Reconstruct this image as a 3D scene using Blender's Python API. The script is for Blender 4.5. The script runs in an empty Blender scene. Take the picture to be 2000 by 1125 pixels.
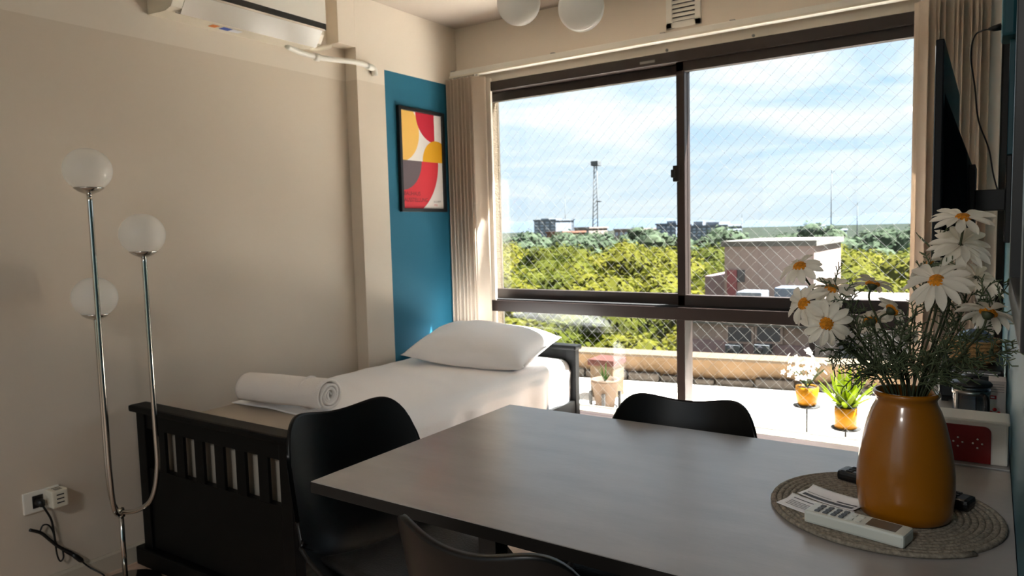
import bpy, bmesh, math, random
from mathutils import Vector, Matrix, noise
PI = math.pi
scene = bpy.context.scene
COL = scene.collection
random.seed(7)

# ------------------------------------------------------------------ camera
CAM_Z = 1.25
FPX = 1401.72
YAW, PITCH, ROLL = 0.590693, 0.080277, -0.025990
_f = Vector((-math.sin(YAW) * math.cos(PITCH), math.cos(YAW) * math.cos(PITCH), -math.sin(PITCH)))
_r = _f.cross(Vector((0, 0, 1))).normalized()
_u = _r.cross(_f)
CR = _r * math.cos(ROLL) + _u * math.sin(ROLL)
CU = -_r * math.sin(ROLL) + _u * math.cos(ROLL)
cam_data = bpy.data.cameras.new('camera')
cam_data.sensor_width = 36.0
cam_data.lens = FPX / 2000.0 * 36.0
cam_data.clip_start = 0.01
cam_data.clip_end = 9000
cam_data.dof.use_dof = True
cam_data.dof.focus_distance = 1.22
cam_data.dof.aperture_fstop = 9.5
cam = bpy.data.objects.new('camera', cam_data)
COL.objects.link(cam)
m3 = Matrix((CR, CU, -_f)).transposed()
cam.matrix_world = Matrix.Translation((0, 0, CAM_Z)) @ m3.to_4x4()
scene.camera = cam


def at(u, v, y):
    """photo pixel -> point of the place on the plane at depth y"""
    d = CR * ((u - 1000) / FPX) + CU * ((562.5 - v) / FPX) + _f
    t = y / d.y
    return Vector((d.x * t, y, d.z * t + CAM_Z))


# ------------------------------------------------------------------ world, sun, exposure
def lin(c):
    def g(x):
        x /= 255.0
        return x / 12.92 if x <= 0.04045 else ((x + 0.055) / 1.055) ** 2.4
    return (g(c[0]), g(c[1]), g(c[2]), 1.0)


world = bpy.data.worlds.new('sky')
scene.world = world
world.use_nodes = True
wn = world.node_tree.nodes
wl = world.node_tree.links
wn.clear()
w_out = wn.new('ShaderNodeOutputWorld')
w_bg = wn.new('ShaderNodeBackground')
w_tc = wn.new('ShaderNodeTexCoord')
w_sep = wn.new('ShaderNodeSeparateXYZ')
wl.new(w_tc.outputs['Generated'], w_sep.inputs[0])


def wmath(op, a, b=None):
    n = wn.new('ShaderNodeMath')
    n.operation = op
    for i, x in enumerate((a, b)):
        if x is None:
            continue
        if isinstance(x, (int, float)):
            n.inputs[i].default_value = x
        else:
            wl.new(x, n.inputs[i])
    return n.outputs[0]


zz = wmath('ADD', wmath('ABSOLUTE', w_sep.outputs[2]), 0.13)
px = wmath('DIVIDE', w_sep.outputs[0], zz)
py = wmath('DIVIDE', w_sep.outputs[1], zz)
w_cmb = wn.new('ShaderNodeCombineXYZ')
wl.new(px, w_cmb.inputs[0])
wl.new(py, w_cmb.inputs[1])
w_noise = wn.new('ShaderNodeTexNoise')
w_noise.inputs['Scale'].default_value = 1.05
w_noise.inputs['Detail'].default_value = 7
w_noise.inputs['Roughness'].default_value = 0.55
w_noise.inputs['Distortion'].default_value = 0.5
wl.new(w_cmb.outputs[0], w_noise.inputs['Vector'])
w_ramp = wn.new('ShaderNodeValToRGB')
w_ramp.color_ramp.elements[0].position = 0.40
w_ramp.color_ramp.elements[0].color = lin((172, 201, 225))
w_ramp.color_ramp.elements[1].position = 0.60
w_ramp.color_ramp.elements[1].color = lin((226, 230, 232))
wl.new(w_noise.outputs['Fac'], w_ramp.inputs[0])
w_hz = wn.new('ShaderNodeMapRange')          # pale haze near the horizon
w_hz.inputs['From Min'].default_value = 0.0
w_hz.inputs['From Max'].default_value = 0.16
w_hz.inputs['To Min'].default_value = 0.85
w_hz.inputs['To Max'].default_value = 0.0
wl.new(w_sep.outputs[2], w_hz.inputs['Value'])
w_mix = wn.new('ShaderNodeMix')
w_mix.data_type = 'RGBA'
wl.new(w_hz.outputs[0], w_mix.inputs[0])
wl.new(w_ramp.outputs[0], w_mix.inputs[6])
w_mix.inputs[7].default_value = lin((196, 208, 216))
wl.new(w_mix.outputs[2], w_bg.inputs['Color'])
w_bg.inputs['Strength'].default_value = 0.69
wl.new(w_bg.outputs[0], w_out.inputs[0])

SUN_TO = Vector((0.31, 0.286, 0.78)).normalized()
sun_d = bpy.data.lights.new('sun', 'SUN')
sun_d.energy = 32.0
sun_d.angle = 0.012
sun_d.color = (1.0, 0.995, 0.98)
sun = bpy.data.objects.new('sun', sun_d)
COL.objects.link(sun)
sun.rotation_euler = SUN_TO.to_track_quat('Z', 'Y').to_euler()
sun.location = (9, 7, 12)

scene.view_settings.view_transform = 'Standard'
scene.view_settings.look = 'None'
scene.view_settings.gamma = 1.0
scene.view_settings.use_curve_mapping = False
scene.view_settings.exposure = 1.2
scene.cycles.diffuse_bounces = 8


# ------------------------------------------------------------------ materials
def new_mat(name):
    m = bpy.data.materials.new(name)
    m.use_nodes = True
    return m, m.node_tree.nodes, m.node_tree.links, m.node_tree.nodes['Principled BSDF']


def mat(name, rgb, rough=0.6, metal=0.0, var=0.0, scale=8.0, bump=0.0, bscale=60.0, stretch=None,
        coat=0.0, spec=None, rgb2=None, trans=0.0):
    m, n, l, b = new_mat(name)
    b.inputs['Base Color'].default_value = lin(rgb)
    b.inputs['Roughness'].default_value = rough
    b.inputs['Metallic'].default_value = metal
    if coat:
        b.inputs['Coat Weight'].default_value = coat
        b.inputs['Coat Roughness'].default_value = 0.08
    if spec is not None:
        b.inputs['Specular IOR Level'].default_value = spec
    tc = n.new('ShaderNodeTexCoord')
    vec = tc.outputs['Object']
    if stretch:
        mp = n.new('ShaderNodeMapping')
        mp.inputs['Scale'].default_value = stretch
        l.new(vec, mp.inputs['Vector'])
        vec = mp.outputs[0]
    if var or rgb2:
        nz = n.new('ShaderNodeTexNoise')
        nz.inputs['Scale'].default_value = scale
        nz.inputs['Detail'].default_value = 5
        l.new(vec, nz.inputs['Vector'])
        rp = n.new('ShaderNodeValToRGB')
        c = lin(rgb)
        if rgb2:
            rp.color_ramp.elements[0].color = c
            rp.color_ramp.elements[1].color = lin(rgb2)
        else:
            rp.color_ramp.elements[0].color = tuple(x * (1 - var) for x in c[:3]) + (1,)
            rp.color_ramp.elements[1].color = tuple(min(1, x * (1 + var)) for x in c[:3]) + (1,)
        rp.color_ramp.elements[0].position = 0.32
        rp.color_ramp.elements[1].position = 0.68
        l.new(nz.outputs['Fac'], rp.inputs[0])
        l.new(rp.outputs[0], b.inputs['Base Color'])
    if bump:
        nb = n.new('ShaderNodeTexNoise')
        nb.inputs['Scale'].default_value = bscale
        nb.inputs['Detail'].default_value = 4
        l.new(vec, nb.inputs['Vector'])
        bp = n.new('ShaderNodeBump')
        bp.inputs['Strength'].default_value = bump
        bp.inputs['Distance'].default_value = 0.01
        l.new(nb.outputs['Fac'], bp.inputs['Height'])
        l.new(bp.outputs[0], b.inputs['Normal'])
    if trans:
        tr = n.new('ShaderNodeBsdfTranslucent')
        tr.inputs['Color'].default_value = lin(rgb)
        mx = n.new('ShaderNodeMixShader')
        mx.inputs[0].default_value = trans
        out = n['Material Output']
        l.new(b.outputs[0], mx.inputs[1])
        l.new(tr.outputs[0], mx.inputs[2])
        l.new(mx.outputs[0], out.inputs['Surface'])
    return m


def wall_paint(name, low, high, zsplit, blue=None, blue_y=0.0, blue_z=0.0):
    """two-tone wall paint: `low` below zsplit, `high` above, and an optional painted blue field"""
    m, n, l, b = new_mat(name)
    b.inputs['Roughness'].default_value = 0.75
    g = n.new('ShaderNodeNewGeometry')
    s = n.new('ShaderNodeSeparateXYZ')
    l.new(g.outputs['Position'], s.inputs[0])

    def cmp(op, sock, v):
        k = n.new('ShaderNodeMath')
        k.operation = op
        l.new(sock, k.inputs[0])
        k.inputs[1].default_value = v
        return k.outputs[0]

    def mixc(fac, a, c):
        k = n.new('ShaderNodeMix')
        k.data_type = 'RGBA'
        l.new(fac, k.inputs[0])
        for i, x in ((6, a), (7, c)):
            if isinstance(x, tuple):
                k.inputs[i].default_value = x
            else:
                l.new(x, k.inputs[i])
        return k.outputs[2]
    colr = mixc(cmp('GREATER_THAN', s.outputs[2], zsplit), lin(low), lin(high))
    if blue:
        mm = n.new('ShaderNodeMath')
        mm.operation = 'MULTIPLY'
        l.new(cmp('GREATER_THAN', s.outputs[1], blue_y), mm.inputs[0])
        l.new(cmp('LESS_THAN', s.outputs[2], blue_z), mm.inputs[1])
        colr = mixc(mm.outputs[0], colr, lin(blue))
    l.new(colr, b.inputs['Base Color'])
    nb = n.new('ShaderNodeTexNoise')
    nb.inputs['Scale'].default_value = 140
    l.new(g.outputs['Position'], nb.inputs['Vector'])
    bp = n.new('ShaderNodeBump')
    bp.inputs['Strength'].default_value = 0.05
    bp.inputs['Distance'].default_value = 0.004
    l.new(nb.outputs['Fac'], bp.inputs['Height'])
    l.new(bp.outputs[0], b.inputs['Normal'])
    return m


def glass_mat(name, tint=(255, 255, 255), refl=0.05, rough=0.02):
    m = bpy.data.materials.new(name)
    m.use_nodes = True
    n, l = m.node_tree.nodes, m.node_tree.links
    n.clear()
    o = n.new('ShaderNodeOutputMaterial')
    t = n.new('ShaderNodeBsdfTransparent')
    t.inputs[0].default_value = lin(tint)
    g = n.new('ShaderNodeBsdfGlossy')
    g.inputs['Roughness'].default_value = rough
    mx = n.new('ShaderNodeMixShader')
    mx.inputs[0].default_value = refl
    l.new(t.outputs[0], mx.inputs[1])
    l.new(g.outputs[0], mx.inputs[2])
    l.new(mx.outputs[0], o.inputs[0])
    return m


TEAL = (22, 100, 126)
M = {}
M['wall_l'] = wall_paint('wall_paint_two_tone', (212, 199, 182), (223, 212, 197), 2.027)
M['pier'] = wall_paint('wall_paint_blue_field', (212, 199, 182), (223, 212, 197), 2.027, TEAL, 2.842, 2.108)
M['wall_w'] = mat('wall_paint_white', (223, 212, 197), 0.75, bump=0.05, bscale=140)
M['wall_t'] = mat('wall_paint_teal', (30, 86, 100), 0.6, bump=0.05, bscale=140)
M['ceiling'] = mat('ceiling_paint', (182, 171, 159), 0.8, bump=0.05, bscale=120)
M['base'] = mat('baseboard_paint', (196, 184, 166), 0.5)
M['plank'] = mat('laminate_wood', (186, 158, 138), 0.4, rgb2=(212, 186, 166), scale=3, stretch=(14, 1.2, 14))
M['frame'] = mat('brown_aluminium', (44, 33, 29), 0.42, spec=0.4)
M['gasket'] = mat('black_rubber_seal', (14, 12, 12), 0.7)
M['glass'] = glass_mat('window_glass', (250, 252, 252), 0.03)
M['white_pl'] = mat('white_plastic', (232, 229, 220), 0.35)
M['cream_pl'] = mat('cream_plastic', (224, 216, 198), 0.4)
M['black_pl'] = mat('black_plastic', (16, 16, 17), 0.42)
M['black_satin'] = mat('black_satin_shell', (9, 9, 10), 0.38, spec=0.35)
M['cushion'] = mat('black_leatherette', (15, 15, 16), 0.5, bump=0.15, bscale=180)
M['bedwood'] = mat('black_painted_wood', (8, 8, 8), 0.5, spec=0.15)
M['chrome'] = mat('chrome', (206, 202, 196), 0.14, 1.0)
M['steel'] = mat('brushed_steel', (150, 148, 145), 0.3, 1.0)
M['opal'] = mat('opal_glass', (252, 250, 245), 0.25, coat=0.2, trans=0.5)
M['blind'] = mat('blind_fabric', (208, 192, 174), 0.8, bump=0.12, bscale=220, trans=0.3)
M['blind_w'] = mat('blind_fabric_pale', (226, 220, 212), 0.75, trans=0.12)
M['table'] = mat('grey_table_laminate', (158, 155, 153), 0.28, spec=0.8, var=0.10, scale=5, stretch=(1.2, 3, 1), bump=0.03, bscale=30)
M['tedge'] = mat('dark_table_edge', (34, 31, 29), 0.55, spec=0.2)
M['black_metal'] = mat('black_metal', (14, 14, 14), 0.45)
M['sheet'] = mat('white_cotton', (245, 243, 242), 0.9, bump=0.1, bscale=90)
M['mattress'] = mat('taupe_mattress', (176, 166, 152), 0.9, bump=0.15, bscale=120)
M['towel'] = mat('white_terry', (246, 238, 231), 0.95, bump=0.5, bscale=260)
M['vase'] = mat('mustard_glaze', (152, 92, 4), 0.28, coat=0.3, var=0.10, scale=4)
M['petal'] = mat('white_petal_fabric', (232, 227, 214), 0.7, trans=0.35)
M['disc'] = mat('orange_flower_disc', (226, 142, 20), 0.85, var=0.3, scale=200, bump=0.6, bscale=500)
M['stem'] = mat('dark_green_stem', (58, 66, 42), 0.55)
M['fern'] = mat('dark_green_foliage', (84, 97, 66), 0.6)
M['rope_a'] = mat('grey_jute_rope', (112, 104, 92), 0.9, rgb2=(160, 150, 134), scale=180, bump=0.3, bscale=300)
M['paper'] = mat('white_paper', (240, 242, 246), 0.7)
M['ink'] = mat('grey_ink', (92, 96, 104), 0.8)
M['remote'] = mat('white_remote_plastic', (212, 216, 208), 0.4)
M['button'] = mat('grey_button_rubber', (96, 100, 104), 0.6)
M['lcd'] = mat('lcd_window', (96, 94, 84), 0.15, coat=0.5)
M['screen'] = mat('dark_screen', (8, 9, 12), 0.1)
M['tvback'] = mat('navy_black_plastic', (7, 9, 15), 0.5, spec=0.25)
M['tealbox'] = mat('teal_painted_plastic', (28, 92, 106), 0.45)
M['p_black'] = mat('black_picture_frame', (18, 18, 20), 0.4)
M['p_white'] = mat('poster_white', (232, 226, 220), 0.6)
M['p_yel'] = mat('poster_pale_yellow', (236, 186, 92), 0.6)
M['p_ora'] = mat('poster_orange', (226, 164, 10), 0.6)
M['p_red'] = mat('poster_crimson', (190, 20, 48), 0.6)
M['p_red2'] = mat('poster_red', (214, 44, 56), 0.6)
M['p_gry'] = mat('poster_grey', (98, 84, 88), 0.6)
M['p_txt'] = mat('poster_dark_ink', (110, 30, 40), 0.6)
M['orange'] = mat('orange_sticker', (232, 128, 40), 0.5)
M['blue'] = mat('blue_sticker', (48, 92, 190), 0.5)
M['red'] = mat('red_enamel', (120, 14, 14), 0.4)
M['redlabel'] = mat('red_label', (196, 30, 36), 0.5)
M['tan'] = mat('tan_wicker', (188, 146, 92), 0.8, bump=0.6, bscale=150)
M['carton'] = mat('pale_carton', (220, 210, 204), 0.6)
M['tile'] = mat('pale_terrace_tile', (222, 210, 198), 0.55, rgb2=(232, 224, 214), scale=2.2)
M['grout'] = mat('terrace_grout', (186, 168, 146), 0.85)
M['parapet'] = mat('ochre_plaster', (104, 85, 64), 0.9, var=0.15, scale=6, bump=0.3, bscale=25, spec=0.1)
M['stand'] = mat('grey_painted_metal', (52, 51, 49), 0.6, spec=0.1)
M['sill'] = mat('pale_stone_sill', (112, 106, 94), 0.8, spec=0.1)
M['coping'] = mat('pale_coping', (79, 68, 55), 0.8, spec=0.1)
M['stone'] = mat('grey_stone', (63, 58, 53), 0.9, var=0.25, scale=9, bump=0.5, bscale=20, spec=0.1)
M['stucco'] = mat('cream_stucco', (78, 64, 44), 0.95, bump=0.9, bscale=90, var=0.12, scale=60)
M['redcap'] = mat('terracotta_cap', (63, 38, 33), 0.8, var=0.15, scale=10, spec=0.1)
M['block'] = mat('sandy_plaster', (81, 68, 53), 0.9, var=0.1, scale=8, spec=0.1)
M['clay'] = mat('pale_clay', (87, 73, 61), 0.85, var=0.08, scale=12, spec=0.1)
M['ypot'] = mat('yellow_glazed_pot', (142, 94, 0), 0.4, spec=0.12)
M['soil'] = mat('dark_soil', (52, 42, 34), 0.95)
M['lime'] = mat('lime_leaf', (79, 93, 4), 0.6, trans=0.3, spec=0.05)
M['gleaf'] = mat('green_leaf', (40, 55, 22), 0.6, trans=0.25, spec=0.05)
M['whitefl'] = mat('white_blossom', (246, 240, 232), 0.7, trans=0.3)
M['net'] = mat('white_netting_cord', (128, 127, 124), 0.9, trans=0.3, spec=0.05)
M['leafA'] = mat('yellow_green_leaves', (54, 58, 12), 0.8, rgb2=(94, 88, 20), scale=0.5, trans=0.3, spec=0.05)
M['leafB'] = mat('mid_green_leaves', (40, 48, 9), 0.8, rgb2=(74, 73, 13), scale=0.5, trans=0.3, spec=0.05)
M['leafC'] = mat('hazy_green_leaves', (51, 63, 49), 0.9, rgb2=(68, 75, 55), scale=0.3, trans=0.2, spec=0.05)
M['trunk'] = mat('grey_bark', (98, 84, 70), 0.9)
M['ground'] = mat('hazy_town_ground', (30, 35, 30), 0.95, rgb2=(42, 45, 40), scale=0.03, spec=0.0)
M['pinkwall'] = mat('mauve_plaster', (151, 131, 123), 0.9, var=0.06, scale=0.8, spec=0.1)
M['pinklow'] = mat('mauve_plaster_dark', (131, 109, 111), 0.9, var=0.06, scale=0.8, spec=0.1)
M['roofslab'] = mat('pale_roof_slab', (91, 86, 80), 0.9, var=0.08, scale=1.0)
M['maroon'] = mat('maroon_door', (124, 62, 66), 0.7)
M['wdark'] = mat('dark_window_pane', (62, 60, 66), 0.2)
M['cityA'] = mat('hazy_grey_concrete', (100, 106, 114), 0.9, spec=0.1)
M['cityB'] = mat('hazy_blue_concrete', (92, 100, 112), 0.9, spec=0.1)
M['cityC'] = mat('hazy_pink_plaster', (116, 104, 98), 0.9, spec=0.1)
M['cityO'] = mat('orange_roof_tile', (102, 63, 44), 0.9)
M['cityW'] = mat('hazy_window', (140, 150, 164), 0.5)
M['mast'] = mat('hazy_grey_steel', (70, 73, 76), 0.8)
M['hill'] = mat('haze_tinted_hill', (62, 70, 78), 1.0, spec=0.0)  # the bluish haze of distance is mixed into the hill colour


# ------------------------------------------------------------------ mesh helpers
class MB:
    def __init__(self):
        self.v = []
        self.f = []
        self.sm = []

    def add(self, vs, fs, smooth=False):
        o = len(self.v)
        self.v += [Vector(x) for x in vs]
        for q in fs:
            self.f.append([i + o for i in q])
            self.sm.append(smooth)
        return self

    def box(self, lo, hi, bev=0.0, mtx=None):
        bm = bmesh.new()
        bmesh.ops.create_cube(bm, size=1.0)
        s = [hi[i] - lo[i] for i in range(3)]
        c = [(hi[i] + lo[i]) / 2 for i in range(3)]
        for q in bm.verts:
            q.co = Vector((q.co[0] * s[0] + c[0], q.co[1] * s[1] + c[1], q.co[2] * s[2] + c[2]))
        if bev:
            bev = min(bev, min(abs(x) for x in s) * 0.45)
            bmesh.ops.bevel(bm, geom=list(bm.edges), offset=bev, segments=2, affect='EDGES', profile=0.6)
        self.from_bm(bm, mtx)
        return self

    def from_bm(self, bm, mtx=None, smooth=False):
        bm.verts.index_update()
        self.add([(mtx @ q.co if mtx else q.co.copy()) for q in bm.verts],
                 [[x.index for x in q.verts] for q in bm.faces], smooth)
        bm.free()

    def tube(self, pts, r, n=10, cap=True, closed=False):
        pts = [Vector(p) for p in pts]
        k = len(pts)
        rs = r if isinstance(r, (list, tuple)) else [r] * k
        vs, fs = [], []
        ref = None
        for i, p in enumerate(pts):
            if closed:
                t = pts[(i + 1) % k] - pts[i - 1]
            else:
                t = pts[min(i + 1, k - 1)] - pts[max(i - 1, 0)]
            t.normalize()
            if ref is None:
                ref = Vector((0, 0, 1)) if abs(t.z) < 0.9 else Vector((1, 0, 0))
            a = t.cross(ref).normalized()
            b = a.cross(t).normalized()
            ref = b
            for j in range(n):
                g = 2 * PI * j / n
                vs.append(p + a * math.cos(g) * rs[i] + b * math.sin(g) * rs[i])
        for i in range(k if closed else k - 1):
            for j in range(n):
                i2 = (i + 1) % k
                fs.append((i * n + j, i * n + (j + 1) % n, i2 * n + (j + 1) % n, i2 * n + j))
        if cap and not closed:
            fs.append(tuple(range(n))[::-1])
            fs.append(tuple((k - 1) * n + j for j in range(n)))
        return self.add(vs, fs, True)

    def lathe(self, prof, c=(0, 0, 0), n=32, mtx=None):
        vs, fs = [], []
        k = len(prof)
        for r, z in prof:
            for j in range(n):
                g = 2 * PI * j / n
                p = Vector((c[0] + r * math.cos(g), c[1] + r * math.sin(g), c[2] + z))
                vs.append(mtx @ p if mtx else p)
        for i in range(k - 1):
            for j in range(n):
                fs.append((i * n + j, i * n + (j + 1) % n, (i + 1) * n + (j + 1) % n, (i + 1) * n + j))
        if prof[0][0] > 1e-6:
            fs.append(tuple(range(n))[::-1])
        if prof[-1][0] > 1e-6:
            fs.append(tuple((k - 1) * n + j for j in range(n)))
        return self.add(vs, fs, True)

    def sphere(self, c, r, nu=28, nv=18, sc=(1, 1, 1), mtx=None):
        prof = [(max(1e-5, r * math.sin(PI * i / nv)) * 1.0, -r * math.cos(PI * i / nv) * sc[2]) for i in range(nv + 1)]
        return self.lathe(prof, c, nu, mtx)

    def prism(self, poly, axis, lo, hi):
        """2-D outline extruded along one axis; poly in the two other axes in order"""
        n = len(poly)
        vs = []
        for h in (lo, hi):
            for a, b in poly:
                p = [a, b]
                p.insert(axis, h)
                vs.append(p)
        fs = [tuple(range(n))[::-1], tuple(range(n, 2 * n))]
        for i in range(n):
            j = (i + 1) % n
            fs.append((i, j, n + j, n + i))
        return self.add(vs, fs)

    def grid(self, fn, nu, nv, smooth=True, wrap=False):
        vs = [fn(i / nu, j / nv) for i in range(nu + 1) for j in range(nv + 1)]
        fs = [(i * (nv + 1) + j, (i + 1) * (nv + 1) + j, (i + 1) * (nv + 1) + j + 1, i * (nv + 1) + j + 1)
              for i in range(nu) for j in range(nv)]
        return self.add(vs, fs, smooth)


def wmat(o):
    m = o.matrix_basis.copy()
    while o.parent:
        o = o.parent
        m = o.matrix_basis @ m
    return m


def obj(name, mb, material, parent=None, local=False, fix=True):
    me = bpy.data.meshes.new(name)
    vs = mb.v
    if parent is not None and not local:
        inv = wmat(parent).inverted()
        vs = [inv @ q for q in vs]
    me.from_pydata([tuple(q) for q in vs], [], mb.f)
    me.polygons.foreach_set('use_smooth', mb.sm)
    me.validate()
    if fix:
        bm = bmesh.new()
        bm.from_mesh(me)
        bmesh.ops.recalc_face_normals(bm, faces=bm.faces)
        bm.to_mesh(me)
        bm.free()
    me.materials.append(M[material] if isinstance(material, str) else material)
    o = bpy.data.objects.new(name, me)
    COL.objects.link(o)
    if parent is not None:
        o.parent = parent
    return o


def tag(o, label, cat, group=None):
    o['label'] = label
    o['category'] = cat
    if group:
        o['group'] = group
    return o


def thing(name, label, cat, loc=(0, 0, 0), rz=0.0, group=None):
    o = bpy.data.objects.new(name, None)
    o.empty_display_size = 0.05
    COL.objects.link(o)
    o.location = loc
    o.rotation_euler = (0, 0, rz)
    return tag(o, label, cat, group)


def struct(o):
    o['kind'] = 'structure'
    return o


def B(lo, hi, bev=0.0):
    return MB().box(lo, hi, bev)


def copy_tree(o, parent=None):
    c = o.copy()
    COL.objects.link(c)
    c.parent = parent
    for ch in [x for x in bpy.data.objects if x.parent == o]:
        copy_tree(ch, c)
    return c


def bez(pts, n=24):
    """smooth Catmull-Rom curve through points"""
    pts = [Vector(p) for p in pts]
    P = [pts[0] * 2 - pts[1]] + pts + [pts[-1] * 2 - pts[-2]]
    out = []
    segs = len(pts) - 1
    per = max(2, n // segs)
    for i in range(segs):
        a, b, c, d = P[i:i + 4]
        for k in range(per):
            t = k / per
            out.append(0.5 * ((2 * b) + (c - a) * t + (2 * a - 5 * b + 4 * c - d) * t * t + (3 * b - a - 3 * c + d) * t ** 3))
    out.append(pts[-1])
    return out


# ------------------------------------------------------------------ the room shell
XL, XP, XR = -2.760, -2.679, 0.041        # left wall, pier face, right wall
YW, YO, YB = 3.46, 3.64, -2.60            # window wall inside / outside, back wall
ZC = 2.445

fl = struct(obj('floor', B((XL - 0.15, YB - 0.1, -0.25), (XR + 0.15, YO, -0.012)), 'grout'))
fl['label'] = 'brown laminate floor under the table and bed'
pw, pl_ = 0.19, 1.25
row = 0
x = XL
while x < XR - 0.01:
    x1 = min(x + pw, XR)
    y = YB + ((row * 0.47) % 1.0) * pl_ - pl_
    while y < YW:
        y0, y1 = max(y, YB), min(y + pl_, YW)
        if y1 - y0 > 0.05:
            obj('plank', B((x + 0.001, y0 + 0.001, -0.012), (x1 - 0.001, y1 - 0.001, 0.0), 0.0015), 'plank', fl)
        y += pl_
    x += pw
    row += 1

wl_o = struct(obj('wall_left', B((XL - 0.15, YB - 0.1, -0.05), (XL, YO, 2.6)), 'wall_l'))
obj('pier', B((XL, 2.643, 0.0), (XP, YW, ZC), 0.002), 'pier', wl_o)
obj('boxed_pipe_cover', B((XL, 2.529, 2.186), (XP, 2.6425, ZC), 0.002), 'wall_w', wl_o)
struct(obj('wall_right', B((XR, YB - 0.1, -0.05), (XR + 0.15, YO, 2.6)), 'wall_t'))
struct(obj('ceiling', B((XL - 0.15, YB - 0.1, ZC), (XR + 0.15, YO, ZC + 0.2)), 'ceiling'))
# window wall: head, sill wall, left jamb
WX0, WX1, WZ0, WZ1 = -2.600, 0.0405, 0.17, 2.105
ww = MB()
ww.box((XL, YW, WZ1), (XR, YO, ZC))
ww.box((XL, YW, -0.05), (XR, YO, WZ0))
ww.box((XL, YW, WZ0), (WX0, 3.565, WZ1))
ww.box((XL, YW - 0.016, 0.0), (-2.425, YW, WZ1 + 0.02))
struct(obj('wall_window', ww, 'wall_w'))
# back wall with an unseen window opening added to fill the room with daylight
bw = MB()
BX0, BX1, BZ0, BZ1 = -2.55, -0.25, 0.3, 2.3
bw.box((XL, YB - 0.1, -0.05), (BX0, YB, ZC))
bw.box((BX1, YB - 0.1, -0.05), (XR, YB, ZC))
bw.box((BX0, YB - 0.1, -0.05), (BX1, YB, BZ0))
bw.box((BX0, YB - 0.1, BZ1), (BX1, YB, ZC))
struct(obj('wall_back', bw, 'wall_w'))
w2 = MB()
for a_, b_ in (((BX0, BZ0), (BX0 + 0.05, BZ1)), ((BX1 - 0.05, BZ0), (BX1, BZ1)), ((BX0, BZ0), (BX1, BZ0 + 0.05)), ((BX0, BZ1 - 0.05), (BX1, BZ1)),
               (((BX0 + BX1) / 2 - 0.025, BZ0), ((BX0 + BX1) / 2 + 0.025, BZ1))):
    w2.box((a_[0], YB - 0.08, a_[1]), (b_[0], YB - 0.02, b_[1]))
w2o = struct(obj('added_fill_window', w2, 'frame'))
obj('pane', B((BX0 + 0.05, YB - 0.053, BZ0 + 0.05), (BX1 - 0.05, YB - 0.047, BZ1 - 0.05)), 'glass', w2o)
b1 = MB()
b1.prism([(XL, 0.0), (XL + 0.014, 0.0), (XL + 0.014, 0.062), (XL + 0.008, 0.07), (XL, 0.07)], 1, YB, 2.643)
struct(obj('baseboard_left', b1, 'base'))
# fix prism axis order (x,z outline along y)


# ------------------------------------------------------------------ window
win = bpy.data.objects.new('window_1', None)
COL.objects.link(win)
win.location = (-1.2, YW + 0.06, WZ0)
win['kind'] = 'structure'
win['label'] = 'wide dark brown aluminium sliding window looking over the terrace'
fr = MB()
fy0, fy1 = YW - 0.012, YW + 0.10
fr.box((WX0, fy0, WZ0), (WX0 + 0.045, fy1, WZ1), 0.003)
fr.box((WX1 - 0.085, fy0, WZ0), (WX1, fy1, WZ1), 0.003)
fr.box((WX0, fy0, 2.052), (WX1, fy1, WZ1), 0.003)
fr.box((WX0, fy0, WZ0), (WX1, fy1, WZ0 + 0.045), 0.003)
obj('outer_frame', fr, 'frame', win)
tr = MB()
tr.box((WX0 + 0.045, fy0 - 0.01, 0.778), (WX1 - 0.045, fy1, 0.842), 0.003)
obj('transom', tr, 'frame', win)
obj('lower_mullion', B((-1.318, fy0, WZ0 + 0.045), (-1.274, fy1, 0.778), 0.003), 'frame', win)


def sash(x0, x1, y0, y1, z0, z1, st, name, label=None):
    s = MB()
    s.box((x0, y0, z0), (x0 + st, y1, z1), 0.003)
    s.box((x1 - st, y0, z0), (x1, y1, z1), 0.003)
    s.box((x0, y0, z0), (x1, y1, z0 + 0.056), 0.003)
    s.box((x0, y0, z1 - 0.05), (x1, y1, z1), 0.003)
    o = obj(name, s, 'frame', win)
    obj('pane', B((x0 + st - 0.004, (y0 + y1) / 2 - 0.003, z0 + 0.05), (x1 - st + 0.004, (y0 + y1) / 2 + 0.003, z1 - 0.045)),
        'glass', o)
    return o


sL = sash(WX0 + 0.02, -1.276, YW + 0.052, YW + 0.086, 0.848, 2.052, 0.042, 'sliding_sash')
sR = sash(-1.318, WX1 - 0.02, YW + 0.006, YW + 0.044, 0.848, 2.055, 0.042, 'sliding_sash')
lk = MB()
lk.box((-1.332, YW - 0.012, 1.47), (-1.300, YW + 0.006, 1.55), 0.004)
lk.box((-1.338, YW - 0.024, 1.49), (-1.318, YW - 0.012, 1.53), 0.004)
obj('latch', lk, 'gasket', sR)
for a, b in ((WX0 + 0.045, -1.318), (-1.274, WX1 - 0.045)):
    obj('pane', B((a, YW + 0.05, WZ0 + 0.045), (b, YW + 0.056, 0.778)), 'glass', win)
obj('track_shadow_gap', B((WX0 + 0.045, fy0 + 0.002, 0.8415), (WX1 - 0.045, fy1 - 0.02, 0.849)), 'gasket', win)
obj('label_sticker', B((-1.50, fy0 - 0.001, 2.066), (-1.42, fy0, 2.078)), 'steel', win)
# exterior stone sill and the stucco reveal left of the window
struct(obj('trim_1', B((-2.52, YO - 0.075, WZ0 - 0.02), (WX1 - 0.005, YO + 0.06, WZ0 + 0.045), 0.004), 'sill'))
struct(obj('trim_2', B((-2.80, 3.566, -0.3), (-2.522, YO + 0.03, 2.104)), 'stucco'))
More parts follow.
